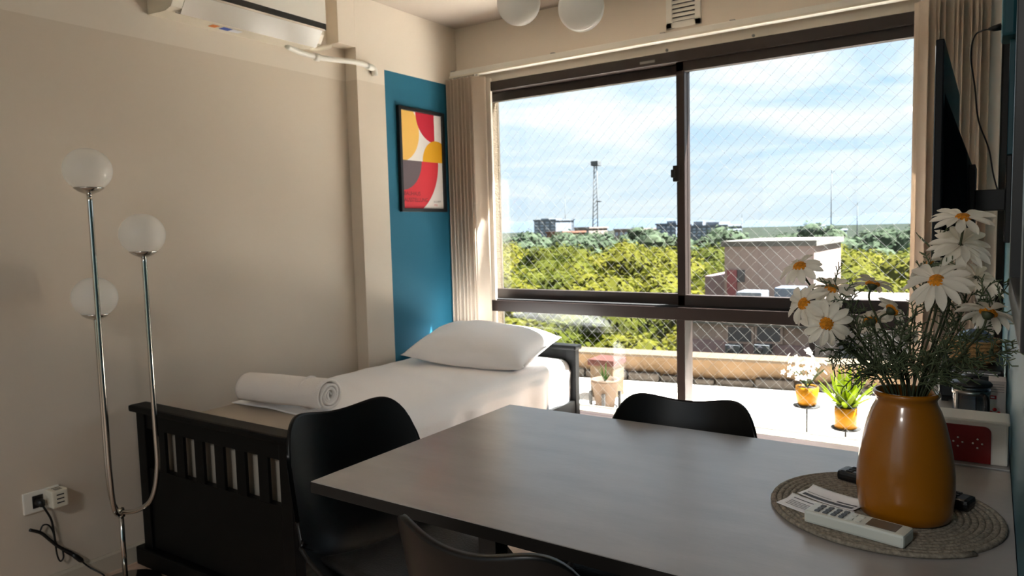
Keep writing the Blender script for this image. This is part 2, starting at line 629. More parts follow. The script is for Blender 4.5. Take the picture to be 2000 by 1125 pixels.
# facade above the window and to the right
fa = MB()
fa.box((-6.5, YO, WZ1 + 0.02), (1.8, YO + 0.03, 5.0))
fa.box((-6.5, YO, -0.3), (-2.80, YO + 0.03, 2.125))
fa.box((0.055, YO, -0.3), (1.8, YO + 0.03, 2.125))
struct(obj('wall_exterior', fa, 'stucco'))

# safety net stretched outside the window
net = MB()
ny = YO + 0.015
nx0, nx1, nz0, nz1 = -2.515, 0.05, 0.22, 2.11
step = 0.064
for sgn in (1, -1):
    k = -80
    while k < 80:
        c = k * step
        pts = []
        # x - x0 = sgn*(z - c)
        for z in (nz0, nz1):
            xx = -1.2 + sgn * (z - 1.1) + c
            if nx0 <= xx <= nx1:
                pts.append((xx, z))
        for xx in (nx0, nx1):
            z = 1.1 + sgn * (xx + 1.2 - c)
            if nz0 < z < nz1:
                pts.append((xx, z))
        if len(pts) >= 2 and (Vector(pts[0]) - Vector(pts[1])).length > 0.01:
            a, b = pts[0], pts[1]
            net.tube([(a[0], ny, a[1]), (b[0], ny, b[1])], 0.0006, 4, cap=False)
        k += 1
net.tube([(nx0, ny, nz0), (nx1, ny, nz0), (nx1, ny, nz1), (nx0, ny, nz1), (nx0, ny, nz0)], 0.003, 5)
tag(obj('safety_net', net, 'net', fix=False), 'white diamond-mesh safety net stretched across the outside of the window', 'safety net')

# ------------------------------------------------------------------ curtain rail and vertical blinds
ZR = 2.165
rail = thing('blind_rail', 'long white vertical-blind headrail fixed above the dark window frame', 'curtain rail', (-1.3, 3.41, ZR))
rm = MB()
rm.box((-2.672, 3.385, ZR - 0.018), (0.035, 3.435, ZR + 0.018), 0.004)
obj('track', rm, 'white_pl', rail)
obj('lower_lip', B((-2.672, 3.378, ZR - 0.020), (0.035, 3.386, ZR - 0.010), 0.002), 'cream_pl', rail)
for xx in (-2.66, -1.98, -1.36, -1.02, -0.42):
    bk = MB()
    bk.box((xx - 0.012, 3.395, ZR + 0.018), (xx + 0.012, YW, ZR + 0.026), 0.002)
    obj('bracket', bk, 'steel', rail)
for xx in (-1.36, -0.94):
    obj('screw_cap', MB().lathe([(0.0001, 0.0), (0.007, 0.0), (0.007, 0.006), (0.0001, 0.008)], (0, 0, 0), 10,
        Matrix.Translation((xx, YW, ZR - 0.048)) @ Matrix.Rotation(PI / 2, 4, 'X')), 'steel', rail)


def blind_stack(name, label, xs, angs, y, z0, z1, mats, parent_loc, w=0.089):
    root = thing(name, label, 'blinds', parent_loc, 0, 'bunched vertical blinds at the window')
    for xx, an, mm in zip(xs, angs, mats):
        def fn(i, j):
            s = (j - 0.5) * w
            cv = 0.008 * (1 - (2 * j - 1) ** 2)
            lx = s * math.cos(an) - cv * math.sin(an)
            ly = s * math.sin(an) + cv * math.cos(an)
            return Vector((xx + lx, y + ly, z0 + (z1 - z0) * i))
        g = MB().grid(fn, 2, 8)
        o = obj('slat', g, mm, root, fix=False)
        sd = o.modifiers.new('thick', 'SOLIDIFY')
        sd.thickness = 0.0012
        h = MB().tube([(xx, y, z1), (xx, y, z1 + 0.012)], 0.003, 6)
        obj('hanger', h, 'cream_pl', o)
    return root


n = 8
xs = [-2.640 + 0.0265 * i for i in range(n)]
an = [math.radians(58 + 12 * math.sin(i * 2.3)) for i in range(n)]
blind_stack('vertical_blind', 'bunched beige vertical blind slats in the corner beside the framed poster', xs, an, 3.372, 0.30, 2.128,
            ['blind'] * n, (-2.55, 3.372, 0.30), 0.086)
n = 12
xs = [-0.258 + 0.0205 * i for i in range(n)]
an = [math.radians(-38 + 14 * math.sin(i * 1.9)) for i in range(n)]
xs[-1] = -0.018
blind_stack('vertical_blind', 'bunched taupe vertical blind slats behind the wall-mounted television', xs, an, 3.400, 0.30, 2.128,
            ['blind'] * (n - 1) + ['blind_w'], (-0.13, 3.40, 0.30), 0.07)

# ------------------------------------------------------------------ wall vent
vt = thing('wall_vent', 'small white square louvred vent high on the window wall', 'vent', (-1.26, YW, 2.23))
vm = MB()
vx0, vx1, vz0, vz1 = -1.360, -1.185, 2.215, 2.395
vm.box((vx0, YW - 0.012, vz0), (vx0 + 0.03, YW, vz1), 0.002)
vm.box((vx1 - 0.03, YW - 0.012, vz0), (vx1, YW, vz1), 0.002)
vm.box((vx0, YW - 0.012, vz0), (vx1, YW, vz0 + 0.028), 0.002)
vm.box((vx0, YW - 0.012, vz1 - 0.028), (vx1, YW, vz1), 0.002)
obj('surround', vm, 'white_pl', vt)
obj('duct', B((vx0 + 0.03, YW - 0.002, vz0 + 0.028), (vx1 - 0.03, YW, vz1 - 0.028)), 'wdark', vt)
for i in range(6):
    z = vz0 + 0.030 + i * 0.021
    s = MB().add([(vx0 + 0.03, YW - 0.011, z), (vx1 - 0.03, YW - 0.011, z), (vx1 - 0.03, YW - 0.003, z + 0.015), (vx0 + 0.03, YW - 0.003, z + 0.015),
                  (vx0 + 0.03, YW - 0.011, z + 0.003), (vx1 - 0.03, YW - 0.011, z + 0.003), (vx1 - 0.03, YW - 0.003, z + 0.018), (vx0 + 0.03, YW - 0.003, z + 0.018)],
                 [(0, 1, 2, 3), (4, 7, 6, 5), (0, 4, 5, 1), (1, 5, 6, 2), (2, 6, 7, 3), (3, 7, 4, 0)])
    obj('louvre', s, 'white_pl', vt)

# ------------------------------------------------------------------ air conditioner
ac = thing('air_conditioner', 'white split air conditioner mounted high on the beige wall', 'air conditioner', (XL, 1.98, 2.12))
y0, y1 = 1.615, 2.345
body = MB()
prof = [(XL, 2.125), (-2.64, 2.118), (-2.60, 2.128), (-2.575, 2.165), (-2.57, 2.20), (-2.575, 2.40), (-2.60, 2.412), (XL, 2.412)]
body.prism(prof, 1, y0, y1)
obj('body', body, 'cream_pl', ac)
fp = MB().prism([(-2.571, 2.212), (-2.556, 2.212), (-2.556, 2.385), (-2.574, 2.402)], 1, y0 + 0.03, y1 - 0.002)
obj('front_panel', fp, 'white_pl', ac)
obj('panel_gap', MB().prism([(-2.571, 2.184), (-2.5585, 2.184), (-2.5585, 2.212), (-2.571, 2.212)], 1, y0 + 0.02, y1 - 0.001), 'black_pl', ac)
lv = MB().prism([(-2.617, 2.1125), (-2.612, 2.110), (-2.562, 2.178), (-2.568, 2.181)], 1, y0 + 0.045, y1 - 0.02)
flap = obj('louvre_flap', lv, M['white_pl'].copy(), ac)
flap.data.materials[0].name = 'glossy_flap'
flap.data.materials[0].node_tree.nodes['Principled BSDF'].inputs['Base Color'].default_value = lin((176, 170, 158))
flap.data.materials[0].node_tree.nodes['Principled BSDF'].inputs['Roughness'].default_value = 0.16
flap.data.materials[0].node_tree.nodes['Principled BSDF'].inputs['Metallic'].default_value = 0.0
obj('flap_trim', MB().prism([(-2.566, 2.178), (-2.558, 2.178), (-2.558, 2.186), (-2.566, 2.186)], 1, y0 + 0.03, y1 - 0.01), 'chrome', ac)
obj('outlet_slot', MB().prism([(-2.622, 2.1135), (-2.618, 2.112), (-2.6175, 2.114), (-2.6215, 2.1155)], 1, y0 + 0.03, y1 - 0.02), 'black_pl', ac)
for (ya, yb, mm) in ((1.835, 1.865, 'orange'), (1.885, 1.925, 'blue'), (1.93, 1.975, 'paper')):
    obj('energy_sticker', B((-2.70, ya, 2.1175), (-2.665, yb, 2.1185)), mm, ac)
pp = thing('drain_pipe', 'white plastic drain pipe running from the air conditioner along the wall', 'pipe', (XL, 2.5, 2.09))
pts = bez([(XL + 0.05, 2.24, 2.118), (XL + 0.045, 2.33, 2.105), (XL + 0.06, 2.45, 2.10), (XP + 0.018, 2.62, 2.105), (XP + 0.018, 2.72, 2.10)], 24)
obj('pipe_run', MB().tube(pts, 0.013, 10), 'white_pl', pp)
obj('elbow', MB().tube(bez([(XP + 0.018, 2.70, 2.10), (XP + 0.018, 2.745, 2.093), (XP + 0.018, 2.755, 2.06)], 10), 0.0165, 10), 'white_pl', pp)
obj('collar', MB().tube([(XL + 0.05, 2.40, 2.098), (XL + 0.056, 2.425, 2.098)], 0.018, 10), 'white_pl', pp)
obj('flexible_hose', MB().tube(bez([(XL + 0.05, 2.335, 2.16), (XL + 0.045, 2.39, 2.135), (XL + 0.04, 2.45, 2.15), (XL + 0.03, 2.52, 2.175)], 16), 0.012, 8), 'cream_pl', pp)

# ------------------------------------------------------------------ poster
po = thing('framed_poster', 'framed abstract poster of yellow, red and grey circles on the blue wall', 'poster', (XP, 3.11, 1.36))
py0, py1, pz0, pz1 = 2.920, 3.306, 1.366, 1.934
fb = 0.019
pf = MB()
pf.box((XP, py0, pz0), (XP + 0.022, py0 + fb, pz1), 0.002)
pf.box((XP, py1 - fb, pz0), (XP + 0.022, py1, pz1), 0.002)
pf.box((XP, py0 + fb, pz0), (XP + 0.022, py1 - fb, pz0 + fb), 0.002)
pf.box((XP, py0 + fb, pz1 - fb), (XP + 0.022, py1 - fb, pz1), 0.002)
obj('frame', pf, 'p_black', po)
iy0, iy1, iz0, iz1 = py0 + fb, py1 - fb, pz0 + fb, pz1 - fb
obj('print', B((XP, iy0, iz0), (XP + 0.008, iy1, iz1)), 'p_white', po)
PWd, PHt = iy1 - iy0, iz1 - iz0


def clip_poly(poly, a0, a1, b0, b1):
    def cl(ps, f, inter):
        out = []
        for i in range(len(ps)):
            p, q = ps[i], ps[(i + 1) % len(ps)]
            if f(p):
                out.append(p)
            if f(p) != f(q):
                out.append(inter(p, q))
        return out
    def ix(c):
        return lambda p, q: (c, p[1] + (q[1] - p[1]) * (c - p[0]) / (q[0] - p[0]))
    def iy(c):
        return lambda p, q: (p[0] + (q[0] - p[0]) * (c - p[1]) / (q[1] - p[1]), c)
    poly = cl(poly, lambda p: p[0] >= a0, ix(a0))
    poly = cl(poly, lambda p: p[0] <= a1, ix(a1))
    poly = cl(poly, lambda p: p[1] >= b0, iy(b0))
    poly = cl(poly, lambda p: p[1] <= b1, iy(b1))
    return poly


def shape(name, ca, cb, r, a0, a1, b0, b1, mm, lift):
    poly = [(ca + r * math.cos(2 * PI * i / 72), cb + r * math.sin(2 * PI * i / 72)) for i in range(72)]
    poly = clip_poly(poly, a0, a1, b0, b1)
    mb = MB()
    mb.add([(XP + lift, iy0 + a, iz1 - b) for a, b in poly], [tuple(range(len(poly)))])
    obj(name, mb, mm, po)


H2 = PHt * 0.505
shape('yellow_disc', -0.012, 0.112, 0.166, 0, PWd, 0, H2, 'p_yel', 0.0083)
shape('crimson_quarter', PWd * 0.82, 0.0, 0.158, 0, PWd * 0.82, 0, H2, 'p_red', 0.0086)
shape('orange_dome', PWd * 0.86, H2, 0.122, 0, PWd, 0, H2, 'p_ora', 0.0089)
shape('red_quarter', 0.0, H2, 0.312, 0, PWd, H2, PHt, 'p_red2', 0.0083)
shape('grey_quarter', 0.0, H2 - 0.005, 0.168, 0, PWd, H2, PHt, 'p_gry', 0.0086)


def text_mesh(name, body, size, mtx, material, parent, align='LEFT'):
    cu = bpy.data.curves.new(name, 'FONT')
    cu.body = body
    cu.size = size
    cu.align_x = align
    to = bpy.data.objects.new(name, cu)
    COL.objects.link(to)
    dg = bpy.context.evaluated_depsgraph_get()
    me = bpy.data.meshes.new_from_object(to.evaluated_get(dg))
    bpy.data.objects.remove(to)
    mb = MB()
    mb.add([mtx @ q.co for q in me.vertices], [tuple(p.vertices) for p in me.polygons])
    bpy.data.meshes.remove(me)
    return obj(name, mb, material, parent, fix=False)


def poster_mtx(a, b):
    r = Matrix(((0, 0, 1), (1, 0, 0), (0, 1, 0))).to_4x4()
    return Matrix.Translation((XP + 0.0092, iy0 + a, iz1 - b)) @ r


text_mesh('title_lettering', 'BAUHAUS', 0.030, poster_mtx(0.012, PHt * 0.865), 'p_txt', po)
text_mesh('title_lettering', 'AUSSTELLUNG', 0.030, poster_mtx(0.012, PHt * 0.93), 'p_txt', po)
text_mesh('date_lettering', 'JULI-SEPT', 0.016, poster_mtx(PWd * 0.75, PHt * 0.935), 'p_gry', po)
text_mesh('date_lettering', '1923', 0.016, poster_mtx(PWd * 0.75, PHt * 0.972), 'p_red', po)

# ------------------------------------------------------------------ bed
bed = thing('single_bed', 'black wooden single bed along the beige wall with slatted footboard', 'bed', (-2.25, 2.38, 0))
BXL, BXR, BY0, BY1 = -2.700, -1.812, 1.430, 3.325


def board(y0, y1, name, gap_n, zt):
    o = MB()
    o.box((BXL, y0, 0.0), (BXL + 0.055, y1, zt), 0.003)
    root = obj(name, o, 'bedwood', bed)
    obj('post', B((BXR - 0.055, y0, 0.0), (BXR, y1, zt), 0.003), 'bedwood', root)
    obj('top_cap', B((BXL - 0.022, y0 - 0.018, zt), (BXR + 0.012, y1 + 0.015, zt + 0.026), 0.009), 'bedwood', root)
    obj('upper_rail', B((BXL + 0.055, y0 + 0.006, 0.540), (BXR - 0.055, y1 - 0.006, zt)), 'bedwood', root)
    obj('lower_panel', B((BXL + 0.055, y0 + 0.008, 0.075), (BXR - 0.055, y1 - 0.008, 0.385)), 'bedwood', root)
    xa, xb = BXL + 0.055, BXR - 0.055
    ns = gap_n - 1
    sw = 0.052
    gw = ((xb - xa) - ns * sw) / gap_n
    for i in range(ns):
        xs = xa + gw * (i + 1) + sw * i
        obj('slat', B((xs, y0 + 0.008, 0.385), (xs + sw, y0 + 0.020, 0.540), 0.002), 'bedwood', root)
    obj('skid', B((BXL - 0.03, y0 - 0.02, 0.0), (BXR + 0.015, y1 + 0.01, 0.07), 0.006), 'bedwood', root)
    return root


board(BY0, BY0 + 0.042, 'footboard', 7, 0.600)
board(BY1 - 0.042, BY1, 'headboard', 7, 0.612)
for xa, xb in ((BXL, BXL + 0.028), (BXR - 0.032, BXR - 0.004)):
    obj('side_rail', B((xa, BY0 + 0.042, 0.20), (xb, BY1 - 0.042, 0.345), 0.003), 'bedwood', bed)
obj('slat_base', B((BXL + 0.028, BY0 + 0.042, 0.29), (BXR - 0.032, BY1 - 0.042, 0.31)), 'bedwood', bed)


def nz(x, y, z=0.0, s=1.0):
    return noise.noise(Vector((x * s, y * s, z * s)))


# mattress (rounded slab with soft surface)
MX0, MX1, MY0, MY1, MZ0, MZ1 = BXL + 0.032, BXR - 0.036, BY0 + 0.050, BY1 - 0.050, 0.312, 0.553
mm_ = MB()
bm = bmesh.new()
bmesh.ops.create_cube(bm, size=1)
for q in bm.verts:
    q.co = Vector(((MX0 + MX1) / 2 + q.co.x * (MX1 - MX0), (MY0 + MY1) / 2 + q.co.y * (MY1 - MY0), (MZ0 + MZ1) / 2 + q.co.z * (MZ1 - MZ0)))
bmesh.ops.bevel(bm, geom=list(bm.edges), offset=0.035, segments=4, affect='EDGES', profile=0.5)
mm_.from_bm(bm, None, True)
mattress = tag(obj('mattress', mm_, 'mattress'), 'taupe mattress lying in the black bed frame', 'mattress')

# white sheet: top surface then a drop down the room side
SY0, SY1 = 1.80, MY1 + 0.002


def sheet_fn(i, j):
    y = SY0 + (SY1 - SY0) * i
    L1 = MX1 - MX0 - 0.05
    Ld = 0.235
    s = j * (L1 + Ld)
    wob = 0.012 * nz(y * 2.2, s * 2.0, 3.1) + 0.008 * nz(y * 8 + s * 3, s * 5, 1.7)
    if s < L1 - 0.03:
        x = MX0 + 0.03 + s
        z = MZ1 + 0.010 + wob * 0.8
    elif s < L1 + 0.05:
        a = (s - (L1 - 0.03)) / 0.08 * PI / 2
        x = MX0 + 0.03 + L1 - 0.03 + 0.055 * math.sin(a)
        z = MZ1 + 0.010 - 0.055 * (1 - math.cos(a)) + wob * 0.6
    else:
        t = (s - L1 - 0.05)
        fold = 0.014 * math.sin(y * 26 + 2.5 * nz(y * 3, 0.3, 9.0)) * min(1, t / 0.08) + 0.012 * nz(y * 7, t * 2, 5.0)
        x = MX1 + 0.010 + 0.004 + max(-0.008, fold)
        z = MZ1 - 0.045 - t
    return Vector((x, y + 0.012 * nz(s * 6, y, 2.2) * (1 - i), z))


sh = obj('bed_sheet', MB().grid(sheet_fn, 120, 70), 'sheet', fix=False)
sd = sh.modifiers.new('thick', 'SOLIDIFY')
sd.thickness = 0.004
sd.offset = 1
tag(sh, 'white cotton sheet draped over the mattress and its open side', 'sheet')


# pillow
def pillow_fn_factory(w, d, h):
    def fn(sign):
        def g(i, j):
            a, b = 2 * i - 1, 2 * j - 1
            k = max(0.0, (1 - abs(a) ** 2.6)) ** 0.55 * max(0.0, (1 - abs(b) ** 2.6)) ** 0.55
            pinch = 1 - 0.07 * (1 - abs(a) ** 3) * (abs(b) ** 6)
            pinch2 = 1 - 0.07 * (1 - abs(b) ** 3) * (abs(a) ** 6)
            x = a * w / 2 * pinch2
            y = b * d / 2 * pinch
            z = sign * h / 2 * k + 0.012 * nz(x * 5, y * 5, sign * 3 + 4) * k + 0.006 * nz(x * 14, y * 12, 2.0) * k
            if sign < 0:
                z *= 0.72
            return Vector((x, y, z))
        return g
    return fn


pil = thing('pillow', 'plump white pillow at the window end of the bed', 'pillow', (-2.228, 3.020, 0.645), math.radians(6))
pfn = pillow_fn_factory(0.72, 0.46, 0.21)
pm = MB()
pm.grid(pfn(1), 44, 32)
pm.grid(pfn(-1), 44, 32)
po_ = obj('pillow_case', pm, 'sheet', pil, local=True)
pil.rotation_euler = (math.radians(11), math.radians(2), math.radians(6))
wr = po_.modifiers.new('weld', 'WELD')
wr.merge_threshold = 0.0008
obj('case_hem', MB().tube([(0.352, -0.20, 0.002), (0.345, -0.1, 0.004), (0.340, 0, 0.004), (0.345, 0.1, 0.004), (0.352, 0.20, 0.002)], 0.006, 6),
    'sheet', pil, local=True)

# rolled towel
tw = thing('rolled_towel', 'rolled white towel lying on the foot of the bed', 'towel', (-2.345, 1.86, 0.628), math.radians(8))
tm = MB()
prof = []
turns = 3.6
N = 130
for k in range(N + 1):
    t = k / N
    a = t * turns * 2 * PI
    r = 0.008 + 0.060 * t
    prof.append((r * math.cos(a), r * math.sin(a) * 0.92))
Lx = 0.43


def towel_fn(i, j):
    p, q = prof[int(round(j * N))]
    e = (i - 0.5) * Lx
    bulge = 1 + 0.05 * nz(e * 8, j * 4, 1.1) + 0.03 * math.cos((i - 0.5) * 3)
    tel = 0.012 * nz(j * 9, i * 1.3, 7.0)
    return Vector((e + tel, p * bulge, q * bulge))


to_ = obj('roll', MB().grid(towel_fn, 24, N), 'towel', tw, local=True, fix=False)
sd = to_.modifiers.new('thick', 'SOLIDIFY')
sd.thickness = 0.0105
sd.offset = 0
obj('woven_band', MB().tube([(Lx * 0.26, 0.067 * math.cos(2 * PI * k / 30), 0.063 * math.sin(2 * PI * k / 30)) for k in range(30)], 0.006, 6, closed=True),
    'towel', tw, local=True)
obj('end_fold', MB().tube([(Lx * 0.488, 0.030 * math.cos(2 * PI * k / 20), 0.026 * math.sin(2 * PI * k / 20)) for k in range(20)], 0.007, 6, closed=True),
    'towel', tw, local=True)

# ------------------------------------------------------------------ floor lamp
LX, LY = -2.572, 1.285
lamp = thing('floor_lamp', 'chrome floor lamp with three white globes by the bed footboard', 'floor lamp', (LX, LY, 0))
obj('base', MB().lathe([(0.0001, 0), (0.118, 0), (0.120, 0.006), (0.117, 0.013), (0.02, 0.018), (0.0001, 0.018)], (LX, LY, 0), 40), 'chrome', lamp)
obj('stem', MB().tube([(LX, LY, 0.016), (LX, LY, 0.285)], 0.0085, 14), 'chrome', lamp)
obj('hub', MB().lathe([(0.0001, 0.262), (0.013, 0.264), (0.014, 0.285), (0.009, 0.297), (0.0001, 0.30)], (LX, LY, 0), 16), 'chrome', lamp)
R_G = 0.073
globes = [at(171, 332, 1.205), at(185, 581, 1.262), at(278, 458, 1.345)]
for i, g in enumerate(globes):
    hub = Vector((LX, LY, 0.280))
    d = Vector((g.x - LX, g.y - LY, 0))
    ln = d.length
    pts = [hub, hub + d * 0.42 + Vector((0, 0, 0.012)), hub + d * 0.80 + Vector((0, 0, 0.060)), hub + d * 0.985 + Vector((0, 0, 0.17)),
           Vector((g.x, g.y, 0.60)), Vector((g.x, g.y, (0.6 + g.z) / 2)), Vector((g.x, g.y, g.z - R_G * 0.93))]
    arm = obj('arm', MB().tube(bez(pts, 60), 0.0085, 12), 'chrome', lamp)
    cupz = g.z - R_G
    obj('cup', MB().lathe([(0.0001, -0.006), (0.010, -0.006), (0.030, 0.002), (0.044, 0.012), (0.0445, 0.0165), (0.0001, 0.0165)], (g.x, g.y, cupz), 32), 'chrome', arm)
    gl = [(max(1e-4, R_G * math.sin(PI * k / 28)), -R_G * math.cos(PI * k / 28) * 0.97) for k in range(29)]
    obj('globe', MB().lathe(gl, tuple(g), 40), 'opal', arm)

# outlet, adaptor and lamp cord
oc = thing('wall_outlet', 'pale wall socket plate low on the beige wall', 'outlet', (XL, 1.105, 0.30))
obj('plate', B((XL, 1.050, 0.312), (XL + 0.009, 1.168, 0.388), 0.004), 'white_pl', oc)
obj('socket_well', B((XL + 0.009, 1.078, 0.328), (XL + 0.012, 1.112, 0.372), 0.001), 'black_pl', oc)
ad = thing('plug_adaptor', 'white cube adaptor plugged into the wall socket', 'adaptor', (XL + 0.03, 1.14, 0.33))
obj('cube', B((XL + 0.010, 1.120, 0.322), (XL + 0.062, 1.172, 0.384), 0.005), 'cream_pl', ad)
for dz in (0.338, 0.352, 0.366):
    obj('pin_slot', B((XL + 0.0615, 1.134, dz), (XL + 0.0628, 1.158, dz + 0.004)), 'black_pl', ad)
for dx in (0.022, 0.036, 0.048):
    obj('pin_slot', B((XL + dx, 1.134, 0.3835), (XL + dx + 0.004, 1.158, 0.3848)), 'black_pl', ad)
cd = thing('lamp_cord', 'black lamp cord tied in a loop below the wall socket', 'cord', (XL + 0.03, 1.15, 0.15))
obj('plug', MB().tube([(XL + 0.012, 1.095, 0.35), (XL + 0.030, 1.098, 0.347), (XL + 0.036, 1.10, 0.335)], [0.015, 0.013, 0.007], 10), 'black_pl', cd)


def wpt(u, v, off=0.02):
    d = CR * ((u - 1000) / FPX) + CU * ((562.5 - v) / FPX) + _f
    t = (XL + off) / d.x
    return Vector((XL + off, d.y * t, d.z * t + CAM_Z))


lead = [(XL + 0.036, 1.10, 0.335), wpt(100, 1015), wpt(106, 1045), wpt(110, 1062, 0.022), wpt(125, 1076, 0.026), wpt(158, 1095, 0.03)]
obj('lead', MB().tube(bez(lead, 30), 0.0035, 8), 'black_pl', cd)
lp = [wpt(58, 1035), wpt(80, 1041), wpt(98, 1055, 0.024), wpt(115, 1068, 0.028), wpt(140, 1080, 0.03), wpt(160, 1094, 0.03)]
obj('folded_bundle', MB().tube(bez(lp, 30), 0.0055, 8), 'black_pl', cd)
lo = [wpt(78, 1038), wpt(84, 1026), wpt(95, 1026), wpt(104, 1040), wpt(108, 1062, 0.026), wpt(112, 1085, 0.026), wpt(118, 1096, 0.026), wpt(124, 1088, 0.026), wpt(122, 1072, 0.026)]
obj('loop', MB().tube(bez(lo, 48), 0.0028, 6), 'black_pl', cd)
run = [wpt(158, 1095, 0.03), wpt(175, 1108, 0.04), Vector((XL + 0.075, 1.262, 0.03)), Vector((LX - 0.125, LY - 0.01, 0.006)), Vector((LX - 0.118, LY, 0.0085))]
obj('cord_run', MB().tube(bez(run, 30), 0.003, 8), 'black_pl', cd)
obj('inline_switch', MB().tube([wpt(142, 1082, 0.03), wpt(147, 1086, 0.03), wpt(158, 1094, 0.03), wpt(162, 1097, 0.03)], [0.005, 0.009, 0.009, 0.005], 10), 'black_pl', cd)

# ------------------------------------------------------------------ dining table
TZ = 0.75
TX0, TX1, TY0, TY1 = -1.146, XR - 0.001, 0.953, 1.682
tb = thing('dining_table', 'grey laminate dining table pushed against the teal wall', 'table', (-0.55, 1.32, 0))
obj('tabletop', B((TX0, TY0, TZ - 0.024), (TX1, TY1, TZ), 0.0012), 'table', tb)
obj('edge_band', B((TX0 - 0.0006, TY0 - 0.0006, TZ - 0.0235), (TX1 - 0.001, TY1 + 0.0006, TZ - 0.0012)), 'tedge', tb)
for lx in (-0.845, -0.26):
    for ly in (1.165, 1.47):
        obj('leg', B((lx - 0.022, ly - 0.022, 0.0), (lx + 0.022, ly + 0.022, TZ - 0.054), 0.002), 'black_metal', tb)
    obj('foot_rail', B((lx - 0.020, 1.187, 0.02), (lx + 0.020, 1.448, 0.055), 0.002), 'black_metal', tb)
obj('apron', B((-0.867, 1.15, TZ - 0.054), (-0.238, 1.49, TZ - 0.024), 0.002), 'black_metal', tb)


# ------------------------------------------------------------------ moulded chairs (local: sitter faces +y, back at -y)
def lerp_tab(tab, t):
    for a, b in zip(tab, tab[1:]):
        if t <= b[0]:
            k = (t - a[0]) / (b[0] - a[0])
            k = k * k * (3 - 2 * k)
            return [a[i] + (b[i] - a[i]) * k for i in range(1, len(a))]
    return list(tab[-1][1:])


PROFILE = bez([(0, 0.235, 0.425), (0, 0.20, 0.452), (0, 0.10, 0.455), (0, -0.02, 0.447), (0, -0.11, 0.452), (0, -0.165, 0.490),
               (0, -0.192, 0.560), (0, -0.212, 0.650), (0, -0.232, 0.735), (0, -0.246, 0.793)], 90)


def shell_fn(i, j):
    s = math.sin((2 * j - 1) * PI / 2)
    k3 = 0.0
    if i > 0.68:                                # rounded shoulders of the back
        t_ = (i - 0.68) / 0.32
        k3 = t_ * max(0.0, 1 - abs(s) ** 5) ** 0.2
        i = 0.68 + 0.32 * k3
    n_ = len(PROFILE) - 1
    f = i * n_
    k = min(int(f), n_ - 1)
    p = PROFILE[k].lerp(PROFILE[k + 1], f - k)
    tg = (PROFILE[k + 1] - PROFILE[k]).normalized()
    nrm = Vector((0, tg.z, -tg.y))              # towards the sitter
    if nrm.z < 0 and i < 0.4:
        nrm = -nrm
    if i >= 0.4 and nrm.y < 0:
        nrm = -nrm
    hw, curl = lerp_tab([(0.0, 0.155, 0.0), (0.06, 0.185, 0.012), (0.25, 0.206, 0.045), (0.45, 0.208, 0.090), (0.58, 0.203, 0.095),
                         (0.80, 0.186, 0.055), (1.0, 0.158, 0.030)], i)
    x = hw * s
    q = p + nrm * (curl * abs(s) ** 2.4)
    q.z += 0.038 * s * s * k3
    if i > 0.45:
        q.y -= 0.010 * (1 - s * s) * min(1, (i - 0.45) / 0.2)
    return Vector((x, q.y, q.z))


def make_chair(label):
    root = thing('dining_chair', label, 'chair', (0, 0, 0), 0, 'black moulded chairs around the grey table')
    sh_ = obj('shell', MB().grid(shell_fn, 80, 40), 'black_satin', root, local=True, fix=False)
    sd_ = sh_.modifiers.new('thick', 'SOLIDIFY')
    sd_.thickness = 0.010
    sd_.offset = -1

    def cush(i, j):
        a, b = 2 * i - 1, 2 * j - 1
        k = max(0, 1 - abs(a) ** 4) ** 0.5 * max(0, 1 - abs(b) ** 4) ** 0.5
        xx = a * 0.168
        yy = 0.045 + b * 0.150
        return Vector((xx, yy, 0.462 + 0.026 * k + 0.03 * abs(a) ** 3))
    cu_ = obj('seat_cushion', MB().grid(cush, 20, 20), 'cushion', root, local=True, fix=False)
    sd_ = cu_.modifiers.new('thick', 'SOLIDIFY')
    sd_.thickness = 0.012
    sd_.offset = 0
    for sx in (-1, 1):
        for sy in (-1, 1):
            obj('leg', MB().tube([(sx * 0.10, sy * 0.09 + 0.02, 0.425), (sx * 0.205, sy * 0.19 + 0.015, 0.0)], [0.015, 0.010], 12), 'black_pl', root, local=True)
    fr_ = MB()
    fr_.tube([(-0.11, -0.08, 0.405), (0.11, 0.12, 0.405)], 0.008, 8)
    fr_.tube([(0.11, -0.08, 0.405), (-0.11, 0.12, 0.405)], 0.008, 8)
    obj('leg_frame', fr_, 'black_metal', root, local=True)
    return root


chair = make_chair('black moulded chair at the left end of the table beside the bed')


def put(o, back_xy, rz):
    """place so that the top of the back is over back_xy"""
    off = Matrix.Rotation(rz, 3, 'Z') @ Vector((0, -0.25, 0))
    o.location = (back_xy[0] - off.x, back_xy[1] - off.y, 0)
    o.rotation_euler = (0, 0, rz)


c2 = copy_tree(chair)
c3 = copy_tree(chair)
c4 = copy_tree(chair)
put(chair, (-1.415, 1.280), math.radians(-101))
put(c2, (-0.655, 1.785), math.radians(186))
c2['label'] = 'black moulded chair on the window side of the table, its back to the terrace'
put(c3, (-0.632, 0.790), math.radians(-2))
c3['label'] = 'nearest black moulded chair, its curved back cut by the bottom edge of the photo'
put(c4, (-0.10, 0.735), math.radians(4))
c4['label'] = 'black moulded chair tucked under the table beside the teal wall, mostly out of view'

# ------------------------------------------------------------------ placemat (spiral of rope)
mat_c = Vector((-0.146, 1.352, TZ))
pm_root = thing('placemat', 'round grey braided rope placemat under the yellow vase', 'placemat', tuple(mat_c))
rope_r = 0.0045
turns = 18
pts = []
end_ang = math.radians(-42)
NN = turns * 44
for k in range(NN + 1):
    t = k / NN
    a = end_ang - (1 - t) * turns * 2 * PI
    r = 0.004 + (0.1815 - 0.004) * t
    pts.append((mat_c.x + r * math.cos(a), mat_c.y + r * math.sin(a), TZ + 0.0042))
sp = MB()
